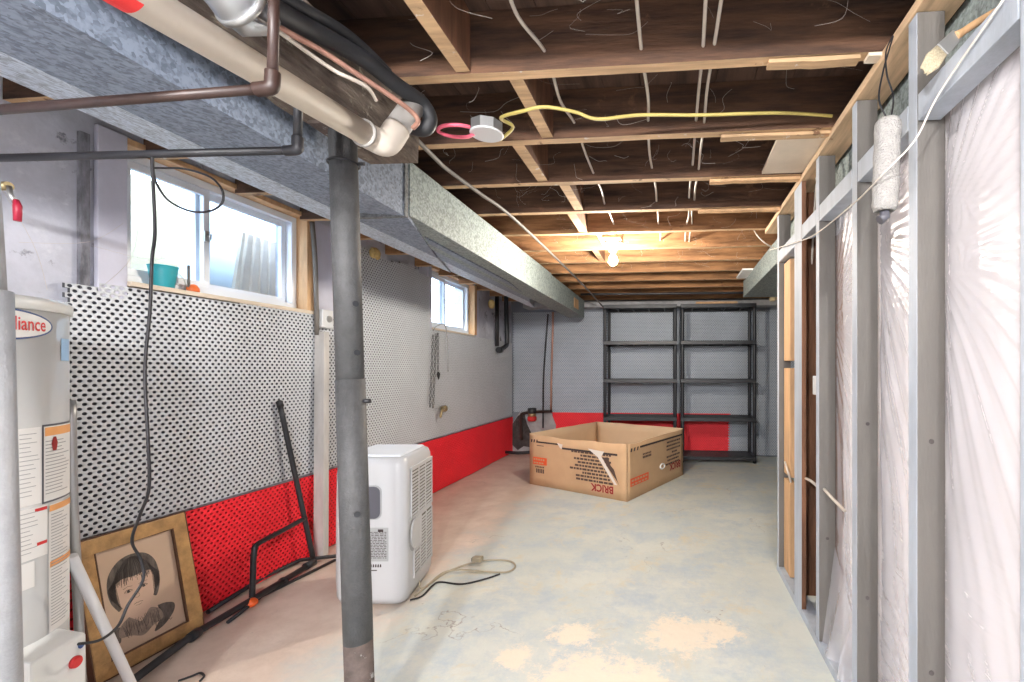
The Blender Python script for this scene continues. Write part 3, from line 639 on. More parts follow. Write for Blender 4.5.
c = pt(401); MB().tube([c+RT*.030, c+RT*.056], [.007, .007], 10).build('pin', M['iron_grey'], t)
c = pt(164); mb = MB(); mb.tube([c+V((math.cos(a)*.041, math.sin(a)*.041, 0)) for a in [i*2*math.pi/24 for i in range(25)]], .003, 6, caps=False); mb.tube([c+RT*.04, c+RT*.06], .005, 8); mb.build('clamp_ring', M['iron_grey'], t)
# left duct
t = thing('left_duct', 'long galvanised sheet metal duct hanging under the joists on the left', 'duct', (-1.2, 3, 1.755))
M['galv_blue'] = galv('blueish_galvanised_steel', (.22, .26, .33))
M['galv_window_lit'] = galv('window_lit_galvanised_sheet', (.50, .56, .64))  # flange colour lightened to imitate bluish window light falling on it
def slab(pts, name, m):   # pts: (x, y, z) polygon with its own heights, closed upward to the joists
    mb = MB(); n = len(pts); low = [V(p) for p in pts]; top = [V((p[0], p[1], 1.998)) for p in pts]
    mb.add(low+top, [list(range(n))[::-1], [n+i for i in range(n)]]+[(i, (i+1) % n, n+(i+1) % n, n+i) for i in range(n)]); return mb.build(name, m, t)
YN = -.8
MB().box(-1.30, -1.10, YN, 1.80, 1.779, 1.998).build('near_trunk', M['galv'], t, bevel=.002)
MB().box(-1.30, -1.10, 1.865, 4.1, 1.770, 1.998).build('middle_trunk', [M['galv']], t, bevel=.002)
MB().box(-1.30, -1.10, 4.102, 5.66, 1.772, 1.985).build('far_trunk', M['galv'], t, bevel=.002)
MB().box(-1.31, -1.093, 1.80, 1.822, 1.750, 1.999).build('joint_collar', M['galv_dark'], t, bevel=.001)
MB().box(-1.31, -1.097, 1.84, 1.865, 1.764, 1.999).build('joint_collar', M['galv'], t, bevel=.001)
MB().box(-1.099, -1.094, 5.05, 5.28, 1.82, 1.93).build('access_panel', M['wood_raw'], t)
slab([(-1.099, YN, 1.752), (-1.099, 1.83, 1.752), (-1.38, 2.60, 1.776), (-1.38, YN, 1.776)], 'wing_plate', M['galv_blue'])
slab([(-1.38, YN, 1.776), (-1.38, 2.60, 1.776), (-1.60, 3.20, 1.822), (-1.60, YN, 1.822)], 'wing_flange', M['galv_window_lit'])
slab([(-1.20, 2.14, 1.762), (-1.20, 3.29, 1.762), (-1.30, 4.12, 1.775), (-1.42, 4.45, 1.795), (-1.42, 2.7, 1.795)], 'wing_plate', M['galv_blue'])
slab([(-1.42, 2.75, 1.795), (-1.42, 4.45, 1.795), (-1.57, 5.12, 1.83), (-1.62, 5.12, 1.84), (-1.62, 3.22, 1.84)], 'wing_flange', M['galv_window_lit'])
# white pvc drain
P0_, P1_ = atD(200, 35, .83), atD(372, 138, 1.27); D_ = (P1_-P0_).normalized()
def r1(y): return P0_+D_*((y-P0_.y)/D_.y)
t = thing('drain_pipe', 'cream plastic drain pipe running overhead past the post with a red sticker', 'pipe', tuple(r1(.6)))
MB().tube([r1(-.7), P1_], .0305, 32).build('long_pipe', M['pvc'], t)
e1 = atD(386, 143, 1.30); e2 = atD(397, 129, 1.33); e3 = atD(413, 106, 1.37)
MB().tube(spline([P1_-D_*.03, P1_, e1, e2], 8), .0345, 32).build('elbow', M['pvc'], t)
MB().tube([e1.lerp(e2, .6), e3], .0325, 28).build('branch_pipe', M['pvc_grey'], t)
MB().tube([P1_-D_*.036, P1_-D_*.028], .0365, 28).build('elbow_rim', M['pvc_grey'], t)
mb = MB(); g = []
for i in range(9):
    for yy in (.52, .66):
        a = math.radians(-105+i*12); q_ = r1(yy); g.append((q_.x+.0312*math.sin(a+math.radians(60)), yy, q_.z-.0312*math.cos(a+math.radians(60))))
mb.add(g, [(i*2, i*2+1, i*2+3, i*2+2) for i in range(8)]); mb.build('red_sticker', M['red_print'], t)
# threaded iron pipes
t = thing('iron_pipe', 'brown iron pipe crossing in front of the duct and turning up past the drain pipe', 'pipe', tuple(atD(140, 100, .85)))
a, b, c = atD(-30, 112, .86), atD(262, 89, .85), atD(272.5, 79, .85); dd = atD(275, -60, .85)
mb = MB(); mb.tube([a, b], .0088, 16); mb.tube([c, dd], .0088, 16); mb.build('pipe_run', M['iron'], t)
MB().tube(spline([atD(256, 89.5, .85), b, atD(271, 87, .85), c, atD(272.7, 72, .85)], 5), .0125, 16).build('elbow', M['iron'], t)
t = thing('iron_pipe', 'thin dark grey iron pipe carrying the hanging cord, turning up behind the drain pipe', 'pipe', tuple(atD(140, 155, 1.15)))
a, b, c = atD(-40, 159, 1.15), atD(291, 150.5, 1.13), atD(297.5, 143, 1.13); dd = atD(299, 38, 1.13)
mb = MB(); mb.tube([a, b], .0095, 14); mb.tube([c, dd], .0095, 14); mb.build('pipe_run', M['iron_grey'], t)
MB().tube(spline([atD(285, 150.8, 1.13), b, atD(297, 149, 1.13), c, atD(297.7, 137, 1.13)], 5), .0125, 14).build('elbow', M['iron_grey'], t)
# hoses next to beam
cable('insulated_pipe', [atD(180, -50, .78), atD(245, -10, .885), atD(283, 14, .965), atD(325, 37, 1.07), atD(366, 61, 1.19), atD(398, 86, 1.29), atD(421, 102, 1.37), atD(430, 118, 1.40), atD(425, 129, 1.41), atD(412, 128, 1.42)], .021, M['rubber'], 'black insulated pipe curving down beside the beam', 'pipe', None, 8, 16)
cable('insulated_pipe', [atD(215, -50, .82), atD(262, -16, .92), atD(300, 6, .99), atD(340, 29, 1.10), atD(366, 50, 1.19), atD(388, 72, 1.28)], .012, M['rubber'], 'second black insulated pipe lying above the curved one', 'pipe', None, 8, 16)
cable('copper_pipe', [atD(230, -2, .88), atD(282, 29, .96), atD(320, 50, 1.03), atD(360, 76, 1.11), atD(395, 99, 1.19), atD(412, 112, 1.24), atD(418, 121, 1.26), atD(413, 128, 1.28)], .0065, M['copper'], 'thin copper pipe running beside the black insulated pipe', 'pipe')
cable('electrical_cable', [atD(240, 8, .86), atD(282, 34, .93), atD(310, 54, 1.0), atD(335, 71, 1.055), atD(352, 79, 1.08), atD(368, 88, 1.12), atD(376, 100, 1.17)], .0045, M['wire_white'], 'white cable sagging under the crusty beam', 'cable')
t = thing('flexible_duct', 'silver foil duct elbow beside the beam at the top of the photo', 'duct', (-.8, .7, 1.9))
sp = spline([V((-.795, .25, 1.93)), V((-.795, .45, 1.93)), atD(228, -10, .84), atD(250, 5, .87)], 8)
MB().tube(sp, [.045+.003*(i % 2) for i in range(len(sp))], 24).build('foil_elbow', M['tin'], t)
c = sp[-7]; MB().tube([sp[-8], sp[-7]], .051, 24).build('clamp_band', M['steel'], t)
# pale post at the far left
t = thing('pale_post', 'pale grey steel post at the left edge of the photo', 'post', (-1.34, .85, 0))
pl = lambda py, off: atD(-23+off+(py-290)*.024, py, .97)
a = pl(830, 0); b = pl(290, 0); c = pl(-20, -6); a = a+(b-a)*(-(a.z)/(b.z-a.z)) if abs(b.z-a.z) > 0 else a
c.z = min(c.z, 1.74)
MB().tube([a, b], .0475, 36).build('lower_tube', M['post_light'], t); MB().tube([b, c], .0385, 36).build('upper_tube', M['post_light'], t)
MB().lathe(pl(225, 17)+V((0.014, -.02, 0)), [(.012, 0), (.012, .01)], 16, axis=(1, -.6, 0)).build('bolt_head', M['iron_grey'], t)

# ------------------------------------------------------------------ water heater
HR = .23; HC = V((-1.830, .975, 0)); HZ = 1.305
t = thing('water_heater', 'pale grey tank water heater with warning labels at the left edge', 'water heater', (HC.x, HC.y, 0))
MB().lathe(HC, [(HR*.96, .03), (HR, .04), (HR, 1.275)], 72).build('tank', M['white_grey'], t)
MB().lathe(HC, [(HR+.006, 1.272), (HR+.007, 1.297), (HR-.002, HZ), (HR*.6, HZ+.008)], 72).build('top_cap', M['heater_cap'], t)
MB().lathe(HC, [(HR*.9, 0), (HR*.9, .032)], 40).build('base_ring', M['ac_dark'], t)
def cyl_th(px):
    r = ray(px, PY); D = V((r.x, r.y)); o = V((0-HC.x, 0-HC.y)); A_ = D.dot(D); Bq = 2*D.dot(o); Cq = o.dot(o)-HR*HR; disc = Bq*Bq-4*A_*Cq
    k = (-Bq-math.sqrt(max(disc, 0)))/(2*A_); q = D*k+o; return math.atan2(q.y, q.x), k
def cylp(th, z, e=.0012): return HC+V((math.cos(th)*(HR+e), math.sin(th)*(HR+e), z))
def zat(px, py): return EYE+(PY-py)/F*cyl_th(px)[1]
def patch(name, px0, px1, z0, z1, m, e=.0012, th=None):
    a, b = (cyl_th(px0)[0], cyl_th(px1)[0]) if th is None else th; mb = MB(); g = []
    for i in range(13):
        for z in (z0, z1): g.append(cylp(a+(b-a)*i/12, z, e))
    mb.add(g, [(i*2, i*2+1, i*2+3, i*2+2) for i in range(12)], 0, True); return mb.build(name, m, t)
thR = cyl_th(69)[0]
th52 = cyl_th(52)[0]; z_o = zat(40, 326)
th14 = cyl_th(14)[0]
# oval badge
ax_u = .150; ax_v = .042; thc = th52-ax_u/HR*1.0
def wrap(mb, pts, fs, th0, z0, e, sc_=1): mb.add([cylp(th0+x*sc_/HR, z0+y*sc_, e) for x, y in pts], fs); return mb
def ell(a, b, n=48): return [(a*math.cos(2*math.pi*i/n), b*math.sin(2*math.pi*i/n)) for i in range(n)]
def fan(a, b, m, name, e):
    g = [(0, 0)]; rings = 8; fs = []; n = 48
    for r in range(1, rings+1): g += [(x*r/rings, y*r/rings) for x, y in ell(a, b, n)]
    for k in range(n): fs.append((0, 1+k, 1+(k+1) % n))
    for r in range(rings-1):
        for k in range(n): fs.append((1+r*n+k, 1+(r+1)*n+k, 1+(r+1)*n+(k+1) % n, 1+r*n+(k+1) % n))
    return wrap(MB(), g, fs, thc, z_o, e).build(name, m, t)
fan(ax_u, ax_v, M['navy'], 'badge_border', .0012); fan(ax_u-.005, ax_v-.005, M['paper'], 'badge', .0018)
vs, fs = text_geo('Reliance', .048, .0006, 'CENTER'); vs = [(x*.62, y) for x, y in vs]; wrap(MB(), vs, fs, thc+.078/HR, z_o-.013, .0026).build('badge_lettering', M['red_print'], t)
# labels
patch('blue_sticker', 60.5, 68.3, 1.145, 1.205, M['blue_label'])
za, zb_, zc_ = zat(50, 424), zat(50, 500), zat(50, 560)
patch('paper_label', 16, 41, zb_, za-.004, M['paper']); patch('warning_label_border', 41.5, 69, zb_-.005, za, M['ac_dark']); patch('warning_label', 42.8, 68.6, zb_, za-.005, M['paper'], .0022)
patch('warning_header', 43.5, 68.5, za-.030, za-.008, M['orange_print'], .003)
patch('paper_label', 16, 47, zc_+.02, zb_-.008, M['paper']); patch('paper_label', 48, 69, zat(50, 640)+.02, zb_-.012, M['paper']); patch('orange_header', 48.5, 69, zb_-.03, zb_-.014, M['orange_print'], .0022)
patch('orange_header', 49, 69, zc_-.02, zc_-.004, M['orange_print'], .0022); patch('red_bar', 34, 46, zb_-.02, zb_-.012, M['red_print'], .0022); patch('red_bar', 36, 46, zc_+.05, zc_+.058, M['red_print'], .0022)
patch('paper_label', 16, 34, zc_-.05, zc_+.015, M['paper'])
mb = MB()
def line(px0, px1, z, h=.0022, e=.0032):
    a, b = cyl_th(px0)[0], cyl_th(px1)[0]; g = []
    for i in range(7):
        for zz in (z, z+h): g.append(cylp(a+(b-a)*i/6, zz, e))
    mb.add(g, [(i*2, i*2+1, i*2+3, i*2+2) for i in range(6)])
z = za-.045
while z > zb_+.01: line(44, random.uniform(60, 67), z); z -= .009
z = za-.02
while z > zc_+.03:
    if abs(z-zb_) > .015: line(18, random.uniform(28, 38), z, .0016)
    z -= .011
z = zb_-.04
while z > zat(50, 640)+.03: line(49.5, random.uniform(60, 67), z, .002); z -= .008
mb.build('small_print', M['grey_print'], t)
mb = MB(); a_, b_ = cyl_th(50)[0], cyl_th(56)[0]
g = [cylp(a_+(b_-a_)*q, za-.07+zz, .0034) for q, zz in ((.2, 0), (.8, 0), (1, .02), (.7, .036), (.3, .036), (0, .02))]
mb.add(g, [(0, 1, 2, 3, 4, 5)]); mb.build('flame_symbol', M['ink_red'], t)
# gas control
bz0, bz1 = .27, .435; u1 = math.atan2(-HC.y, -HC.x); tg = cyl_th(34)[0]
nn = V((math.cos(tg), math.sin(tg), 0)); tt = V((-nn.y, nn.x, 0))
mb = MB(); q0 = HC+nn*(HR-.01); q1 = HC+nn*(HR+.055); w_ = .068
mb.hexa([q0-tt*w_+V((0, 0, bz0)), q1-tt*w_+V((0, 0, bz0)), q1+tt*w_+V((0, 0, bz0)), q0+tt*w_+V((0, 0, bz0)), q0-tt*w_+V((0, 0, bz1)), q1-tt*w_+V((0, 0, bz1-.02)), q1+tt*w_+V((0, 0, bz1-.02)), q0+tt*w_+V((0, 0, bz1))])
gv = mb.build('gas_control', M['heater_cap'], t, bevel=.006)
MB().lathe(q1+tt*.035+V((0, 0, .355)), [(.015, 0), (.015, .006), (.012, .009)], 20, axis=nn).build('red_knob', M['red_print'], gv)
MB().lathe(q1+tt*.050+V((0, 0, .39)), [(.006, 0), (.008, .003)], 12, axis=nn).build('knob_mark', M['navy'], gv)
# pipes by the heater
cable('discharge_tube', [atD(71, 556, 1.29), atD(95, 607, 1.36), atD(140, 703, 1.52)], .0125, M['white'], 'white plastic tube slanting from the heater down to the floor', 'tube', None, 4, 16)
cable('copper_pipe', [atD(71, 400, 1.33), atD(73, 500, 1.33), atD(78, 600, 1.36), atD(84, 745, 1.37)], .0105, M['steel'], 'thin grey pipe dropping down the right side of the heater', 'pipe', None, 4, 12)
cable('extension_cord', [atD(152, 153, 1.135), atD(153, 180, 1.15), atD(155, 232, 1.18), atD(152, 260, 1.2), atD(150, 310, 1.2), atD(145, 370, 1.2), atD(148, 440, 1.2), atD(149, 488, 1.22), atD(140, 515, 1.25), atD(132, 541, 1.3), atD(141, 560, 1.33), atD(143, 580, 1.33), atD(128, 605, 1.3), atD(118, 626, 1.27), atD(100, 640, 1.22), atD(78, 644, 1.18)], .0036, M['cord'], 'dark cord hanging from the thin pipe and looping down to the heater', 'cord')
cable('cord_loop', [atD(153, 168, 1.15), atD(160, 168, 1.15), atD(185, 169, 1.15), atD(210, 177, 1.15), atD(222, 190, 1.15), atD(222, 203, 1.15), atD(210, 211, 1.15), atD(190, 211, 1.15), atD(168, 200, 1.15), atD(156, 182, 1.15), atD(153, 168, 1.15)], .0026, M['cord'], 'oval loop of dark cord in front of the left window', 'cord')
# red valve lever on wall
t = thing('valve_lever', 'small red handled valve lever beside the bare concrete wall', 'valve', tuple(atD(12, 200, 1.3)))
MB().tube([atD(9, 186, 1.3), atD(10, 194, 1.3), atD(15, 202, 1.3)], .006, 10).build('lever_arm', M['steel'], t)
MB().tube([atD(16, 200, 1.3), atD(17.5, 206, 1.3), atD(17.5, 221, 1.3)], [.006, .009, .008], 12).build('red_grip', M['red_handle'], t)
MB().tube([atD(9, 186, 1.3), atD(-30, 186, 1.3)], .012, 12).build('valve_body', M['brass'], t)

# ------------------------------------------------------------------ framed portrait
fo = V((-2.045, 1.46, .004)); fu = V((0, 1, 0)); fv = V((-.092, 0, .492)).normalized(); fn = fu.cross(fv).normalized()
if fn.x < 0: fn = -fn
FWd, FH = .372, .503
t = thing('framed_portrait', 'framed pencil portrait of a dark haired child leaning on the left wall', 'picture', tuple(fo))
def fp(u, v, n=0): return fo+fu*u+fv*v+fn*n
def fbox(mb, u0, u1, v0, v1, n0, n1): return mb.hexa([fp(u0, v0, n0), fp(u1, v0, n0), fp(u1, v0, n1), fp(u0, v0, n1), fp(u0, v1, n0), fp(u1, v1, n0), fp(u1, v1, n1), fp(u0, v1, n1)])
bw = .052
mb = MB(); fbox(mb, 0, FWd, 0, bw, 0, .022); fbox(mb, 0, FWd, FH-bw, FH, 0, .022); fbox(mb, 0, bw, bw, FH-bw, 0, .022); fbox(mb, FWd-bw, FWd, bw, FH-bw, 0, .022)
mb.build('gilt_frame', M['frame'], t, bevel=.004)
mb = MB()
for (a, b, c, d) in ((-.004, FWd+.004, -.004, .0), (-.004, FWd+.004, FH, FH+.004), (-.004, 0, 0, FH), (FWd, FWd+.004, 0, FH), (bw, FWd-bw, bw, bw+.004), (bw, FWd-bw, FH-bw-.004, FH-bw), (bw, bw+.004, bw, FH-bw), (FWd-bw-.004, FWd-bw, bw, FH-bw)):
    fbox(mb, a, b, c, d, -.004 if (a < 0 or a >= FWd or c < 0 or c >= FH) else .010, .021)
mb.build('dark_edge', M['frame_dark'], t)
MB().add([], []).hexa([fp(bw, bw, 0), fp(FWd-bw, bw, 0), fp(FWd-bw, bw, .006), fp(bw, bw, .006), fp(bw, FH-bw, 0), fp(FWd-bw, FH-bw, 0), fp(FWd-bw, FH-bw, .006), fp(bw, FH-bw, .006)]).build('drawing_paper', M['sketch_paper'], t)
cx, cy = .168, .262; KS = 1.22
def poly(name, pts, m, n): 
    mb = MB(); mb.add([fp(cx+x*KS, cy+y*KS, n) for x, y in pts], [list(range(len(pts)))]); return mb.build(name, m, t)
def smooth2(pts, n=6): return [(p.x, p.y) for p in spline([V((x, y, 0)) for x, y in pts]+[V((pts[0][0], pts[0][1], 0))], n)[:-1]]
k = 1.0
poly('sketched_hair', smooth2([(-.052, -.045), (-.068, -.01), (-.072, .035), (-.062, .075), (-.035, .105), (0, .115), (.038, .105), (.062, .075), (.070, .03), (.066, -.01), (.052, -.042), (.035, -.03), (0, -.02), (-.035, -.035)]), M['char'], .0066)
poly('sketched_neck', [(-.028, -.05), (.028, -.05), (.04, -.10), (-.04, -.10)], M['skin_sketch'], .0068)
poly('sketched_face', smooth2([(-.050, .040), (-.052, .0), (-.046, -.03), (-.028, -.058), (0, -.070), (.028, -.058), (.046, -.03), (.052, .0), (.050, .040), (.03, .048), (0, .045), (-.03, .048)]), M['skin_sketch'], .0070)
poly('sketched_collar', smooth2([(-.030, -.072), (-.055, -.09), (-.06, -.12), (-.03, -.13), (0, -.145), (.03, -.13), (.06, -.12), (.055, -.09), (.03, -.072), (.012, -.09), (0, -.1), (-.012, -.09)]), M['char_light'], .0070)
poly('sketched_shoulder', smooth2([(-.055, -.09), (-.10, -.085), (-.115, -.13), (-.085, -.125), (-.06, -.135)]), M['char'], .0069)
poly('sketched_shoulder', smooth2([(.050, -.075), (.075, -.078), (.098, -.092), (.092, -.118), (.06, -.145), (.03, -.150), (.052, -.115)]), M['char'], .0069)
mb = MB(); _f = fp
def fp(u, v, n=0): return _f(cx+(u-cx)*KS, cy+(v-cy)*KS, n)
for sx in (-1, 1):
    ex, ey = cx+sx*.021, cy+.004
    mb.tube([fp(ex-.011, ey, .0076), fp(ex-.004, ey+.0055, .0076), fp(ex+.004, ey+.0055, .0076), fp(ex+.011, ey, .0076)], .0009, 5)
    mb.tube([fp(ex-.010, ey, .0076), fp(ex, ey-.004, .0076), fp(ex+.010, ey, .0076)], .0005, 5)
    mb.add([fp(ex+x, ey+.0006+y, .0078) for x, y in ell(.0042, .0046, 12)], [list(range(12))])
    mb.tube([fp(ex-.013, ey+.012, .0076), fp(ex, ey+.016, .0076), fp(ex+.012, ey+.013, .0076)], .0007, 5)
mb.tube([fp(cx-.012, cy-.041, .0076), fp(cx-.004, cy-.0385, .0076), fp(cx, cy-.040, .0076), fp(cx+.004, cy-.0385, .0076), fp(cx+.012, cy-.041, .0076)], .0009, 5)
mb.tube([fp(cx-.008, cy-.046, .0076), fp(cx, cy-.048, .0076), fp(cx+.008, cy-.046, .0076)], .0006, 5)
mb.tube([fp(cx-.006, cy-.021, .0076), fp(cx, cy-.024, .0076), fp(cx+.006, cy-.021, .0076)], .0007, 5); mb.tube([fp(cx+.005, cy+.004, .0076), fp(cx+.0045, cy-.012, .0076), fp(cx+.007, cy-.019, .0076)], .0004, 5)
for i in range(46):    # strands of the fringe and the bob
    a = -.050+.100*i/45+random.uniform(-.002, .002)
    mb.tube([fp(cx+a*.35, cy+.108-.1*abs(a), .0072), fp(cx+a*.9, cy+.080-.25*abs(a), .0074), fp(cx+a*1.05, cy+.034+random.uniform(-.006, .010)-.15*abs(a), .0074)], random.choice((.0004, .0006, .0008)), 4)
for sx in (-1, 1):
    for i in range(12):
        q = .050+.0018*i; mb.tube([fp(cx+sx*q*.75, cy+.085-.003*i, .0072), fp(cx+sx*q, cy+.03, .0074), fp(cx+sx*(q-.004), cy-.035+.003*i, .0074)], .0005, 4)
for i in range(26):
    a = -.05+.004*i; mb.tube([fp(cx+a, cy-.088+random.uniform(-.01, .008), .0076), fp(cx+a+random.uniform(-.006, .008), cy-.125+random.uniform(-.014, .01), .0076)], .0005, 4)
fp = _f
# signature squiggle
sg = [fp(cx+.055+.006*i, cy-.165+.004*math.sin(i*2.4), .0074) for i in range(9)]; mb.tube(spline(sg, 4), .0008, 4)
mb.build('pencil_lines', M['pencil'], t)

# ------------------------------------------------------------------ black tubular stand
t = thing('tubular_stand', 'folded black tubular stand with an orange foot lying along the left wall', 'stand', tuple(onZ(252, 602, 0)))
A0 = onZ(314, 563, .02); A0 = onZ(313, 558, .03); A1 = onX(280, 405, -2.135); r = .0125
MB().tube(spline([A0, A0.lerp(A1, .55), A1], 4), r*1.05, 14).build('upright_pole', M['black'], t)
MB().lathe(A1, [(.016, -.012), (.016, .02), (.008, .026)], 14, axis=(A1-A0).normalized()).build('pole_cap', M['rubber'], t)
Bm = A0.lerp(A1, .27); fb = onZ(252, 598, .03); ft = V((fb.x, fb.y, fb.z)); dpt = (fb-C0).dot(FW); tp = atD(254, 546, dpt)
MB().tube(spline([Bm, Bm.lerp(tp, .5), tp.lerp(Bm, .07), tp+V((0, 0, -.03)), tp.lerp(fb, .5), fb], 6), r, 14).build('hoop_handle', M['black'], t)
MB().tube([onZ(120, 690, .025), onZ(194, 634, .025), onZ(248, 602, .028), onZ(314, 562, .03)], r*1.15, 14).build('base_tube', M['black'], t)
MB().tube([onZ(208, 612, .02), onZ(262, 578, .02), onZ(300, 560, .02), onZ(345, 555, .02)], r*.85, 12).build('rear_base_tube', M['black'], t)
MB().tube([onZ(228, 622, .012), onZ(262, 596, .012), onZ(335, 560, .012)], .008, 12).build('floor_strut', M['black'], t)
MB().tube([onZ(190, 638, .025), onZ(198, 632, .025)], r*1.6, 14).build('joint_collar', M['black'], t)
MB().tube([onZ(305, 567, .03), onZ(314, 562, .03)], r*1.6, 14).build('joint_collar', M['black'], t)
c = onZ(251, 603, .018); MB().lathe(c, [(.006, -.018), (.018, -.014), (.026, -.006), (.028, 0), (.026, .008), (.018, .018), (.006, .023)], 24).build('orange_foot', M['ball'], t)
c = onZ(283, 582, .024); MB().lathe(c, [(.006, -.012), (.023, -.01), (.024, 0), (.023, .01), (.006, .012)], 24, axis=(.9, -.5, .2)).build('round_foot', M['rubber'], t)
cable('wire_hook', [onZ(178, 681, .006), onZ(192, 676, .006), onZ(200, 673, .006), onZ(204, 676, .006), onZ(200, 681, .006)], .004, M['black'], 'small black wire hook on the floor below the picture', 'hook')

# leaning lumber + conduit + box near window 1
p0 = onX(321, 553, -2.10); p0.z = .01; p1 = onX(322, 332, -2.125)
tag(MB().bar(p0, p1, .045, .062, up=(1, 0, 0)).build('leaning_lumber', M['lumber_pale'], bevel=.002), 'pale painted strip of lumber standing against the left wall beside the post', 'lumber')
cable('rusty_conduit', [onX(312, 222, -2.15), onX(315, 260, -2.14), onX(317, 335, -2.14)], .013, M['conduit'], 'stained vertical conduit above the leaning lumber strip', 'conduit', None, 4, 12)
t = thing('electrical_box', 'small pale electrical box on the left wall at the top of the lumber strip', 'electrical box', tuple(onX(326, 320, -2.14)))
c = onX(325, 319, -2.135); MB().box(c.x-.02, c.x+.02, c.y-.045, c.y+.045, c.z-.055, c.z+.055).build('box_body', M['white'], t, bevel=.004)
MB().lathe((c.x+.02, c.y+.01, c.z), [(.022, 0), (.020, .004)], 20, axis=(1, 0, 0)).build('knockout', M['steel'], t)
c = onX(375, 254, -2.12)
mb = MB()
for i in range(5): mb.lathe(c+V((0, -.03+.015*i, random.uniform(-.012, .01))), [(.008, -.035), (.018, -.02), (.02, .01), (.01, .035)], 10, axis=(0, .1*random.random(), 1))
tag(mb.build('foam_tuft', M['yellow_foam']), 'yellow foam tuft stuck at the top of the left wall between the windows', 'foam')

# items on window sill
c = onX(163, 291, -2.205); c.z = 1.476
t = thing('teal_pail', 'small teal metal pail on the sill of the left window', 'pail', tuple(c))
MB().lathe(c, [(.036, 0), (.037, .003), (.041, .035), (.042, .038), (.046, .070), (.049, .092), (.051, .094), (.046, .093), (.042, .06), (.034, .006)], 28).build('pail_body', M['teal'], t)
MB().tube(spline([c+V((.0, .05, .085)), c+V((.02, .068, .05)), c+V((.03, .062, .015)), c+V((.035, .02, .02))], 5), .0016, 6).build('wire_handle', M['steel'], t)
c = onX(193, 293, -2.20); c.z = 1.476
t = thing('orange_trowel', 'orange toy with an upright grey stem on the window sill beside the teal pail', 'toy', tuple(c))
MB().lathe(c, [(.018, 0), (.024, .006), (.023, .02), (.014, .034), (.006, .038)], 18).build('orange_body', M['orange_plastic'], t)
MB().tube([c+V((0, -.018, .01)), c+V((0, -.02, .12))], .005, 8).build('grey_stem', M['conduit'], t)
# things in the window well
mb = MB(); g = []
for i in range(17):
    a = math.radians(-90+180*i/16)
    for z in (1.25, 2.25): g.append((-2.44-.45*math.cos(a), 2.75+.55*math.sin(a)*1.0, z))
mb.add(g, [(i*2, i*2+1, i*2+3, i*2+2) for i in range(16)], 0, True)
wl = mb.build('window_well_liner', M['well']); md = wl.modifiers.new('s', 'SOLIDIFY'); md.thickness = .008; tag(wl, 'curved pale blue plastic well liner outside the left window', 'window well')
mb = MB(); pts = []
a0, a1, a2, a3 = onX(232, 306, -2.50), onX(243, 232, -2.56), onX(286, 246, -2.56), onX(290, 316, -2.50)
n_ = V((.02, 0, 0)); mb.hexa([a0, a3, a3-n_, a0-n_, a1, a2, a2-n_, a1-n_])
for i in range(6):
    q = a0.lerp(a3, (i+.5)/6); q2 = a1.lerp(a2, (i+.5)/6); mb.tube([q+V((.002, 0, 0)), q2+V((.002, 0, 0))], .009, 8)
tag(mb.build('ribbed_panel', M['board_white']), 'ribbed grey-beige panel leaning outside the right pane of the left window', 'panel')

# ------------------------------------------------------------------ portable air conditioner
ac = V((-1.462, 2.250, 0)); rz = math.atan2(.09, .42)*1.0
t = thing('portable_air_conditioner', 'white portable air conditioner standing on the floor behind the steel post', 'air conditioner', tuple(ac), 0)
ua, va = V((math.cos(.09), math.sin(.09)*1.0, 0)), V((-math.sin(.20), math.cos(.20), 0))
def ap(u, v, z): return ac+ua*u+va*v+V((0, 0, z))
HW, HD, HT = .172, .212, .70
def section(s, z, rr=.05, du=0):
    out = []
    for (sx, sy, a0) in ((1, -1, -90), (1, 1, 0), (-1, 1, 90), (-1, -1, 180)):
        for i in range(6):
            a = math.radians(a0+90*i/5); cx_, cy_ = sx*(HW*s-rr), sy*(HD*s-rr)
            out.append(ap(cx_+rr*math.cos(a), cy_+rr*math.sin(a), z(cx_+rr*math.cos(a), cy_+rr*math.sin(a)) if callable(z) else z))
    return out
mb = MB(); levels = [section(.93, .018, .05), section(.985, .05, .05), section(1.0, .12), section(1.0, .40), section(.985, .62, .05), section(.965, .672, .05), section(.93, .695, .055), section(.88, .703, .06)]
g = [p for s in levels for p in s]; n = 24
mb.add(g, [(i*n+k, i*n+(k+1) % n, (i+1)*n+(k+1) % n, (i+1)*n+k) for i in range(len(levels)-1) for k in range(n)]+[list(range(n))[::-1], [(len(levels)-1)*n+k for k in range(n)]], 0, True)
mb.build('housing', M['ac'], t)
MB().hexa([ap(-HW*.78, -HD*.78, .704), ap(HW*.78, -HD*.78, .704), ap(HW*.78, HD*.8, .704), ap(-HW*.78, HD*.8, .704), ap(-HW*.74, -HD*.72, .713), ap(HW*.74, -HD*.72, .713), ap(HW*.74, HD*.75, .713), ap(-HW*.74, HD*.75, .713)]).build('top_panel', M['white_vinyl'], t, bevel=.004)
for vv in (-.13, .13):
    for uu in (-.1, .1): MB().lathe(ap(uu, vv, 0), [(.018, 0), (.02, .012), (.012, .022)], 14).build('caster', M['black'], t)
def sidebox(mb, v0, v1, z0, z1, o0, o1, taper=0):
    return mb.hexa([ap(HW+o0, v0, z0), ap(HW+o1, v0, z0), ap(HW+o1, v1, z0), ap(HW+o0, v1, z0), ap(HW+o0-taper, v0, z1), ap(HW+o1-taper, v0, z1), ap(HW+o1-taper, v1, z1), ap(HW+o0-taper, v1, z1)])
sidebox(MB(), -.135, .165, .405, .640, -.012, .0015, 0).build('upper_grille_backing', M['ac_in'], t)
mb = MB(); z = .412
while z < .638: sidebox(mb, -.137, .167, z, z+.0085, .001, .0055, 0); z += .0168
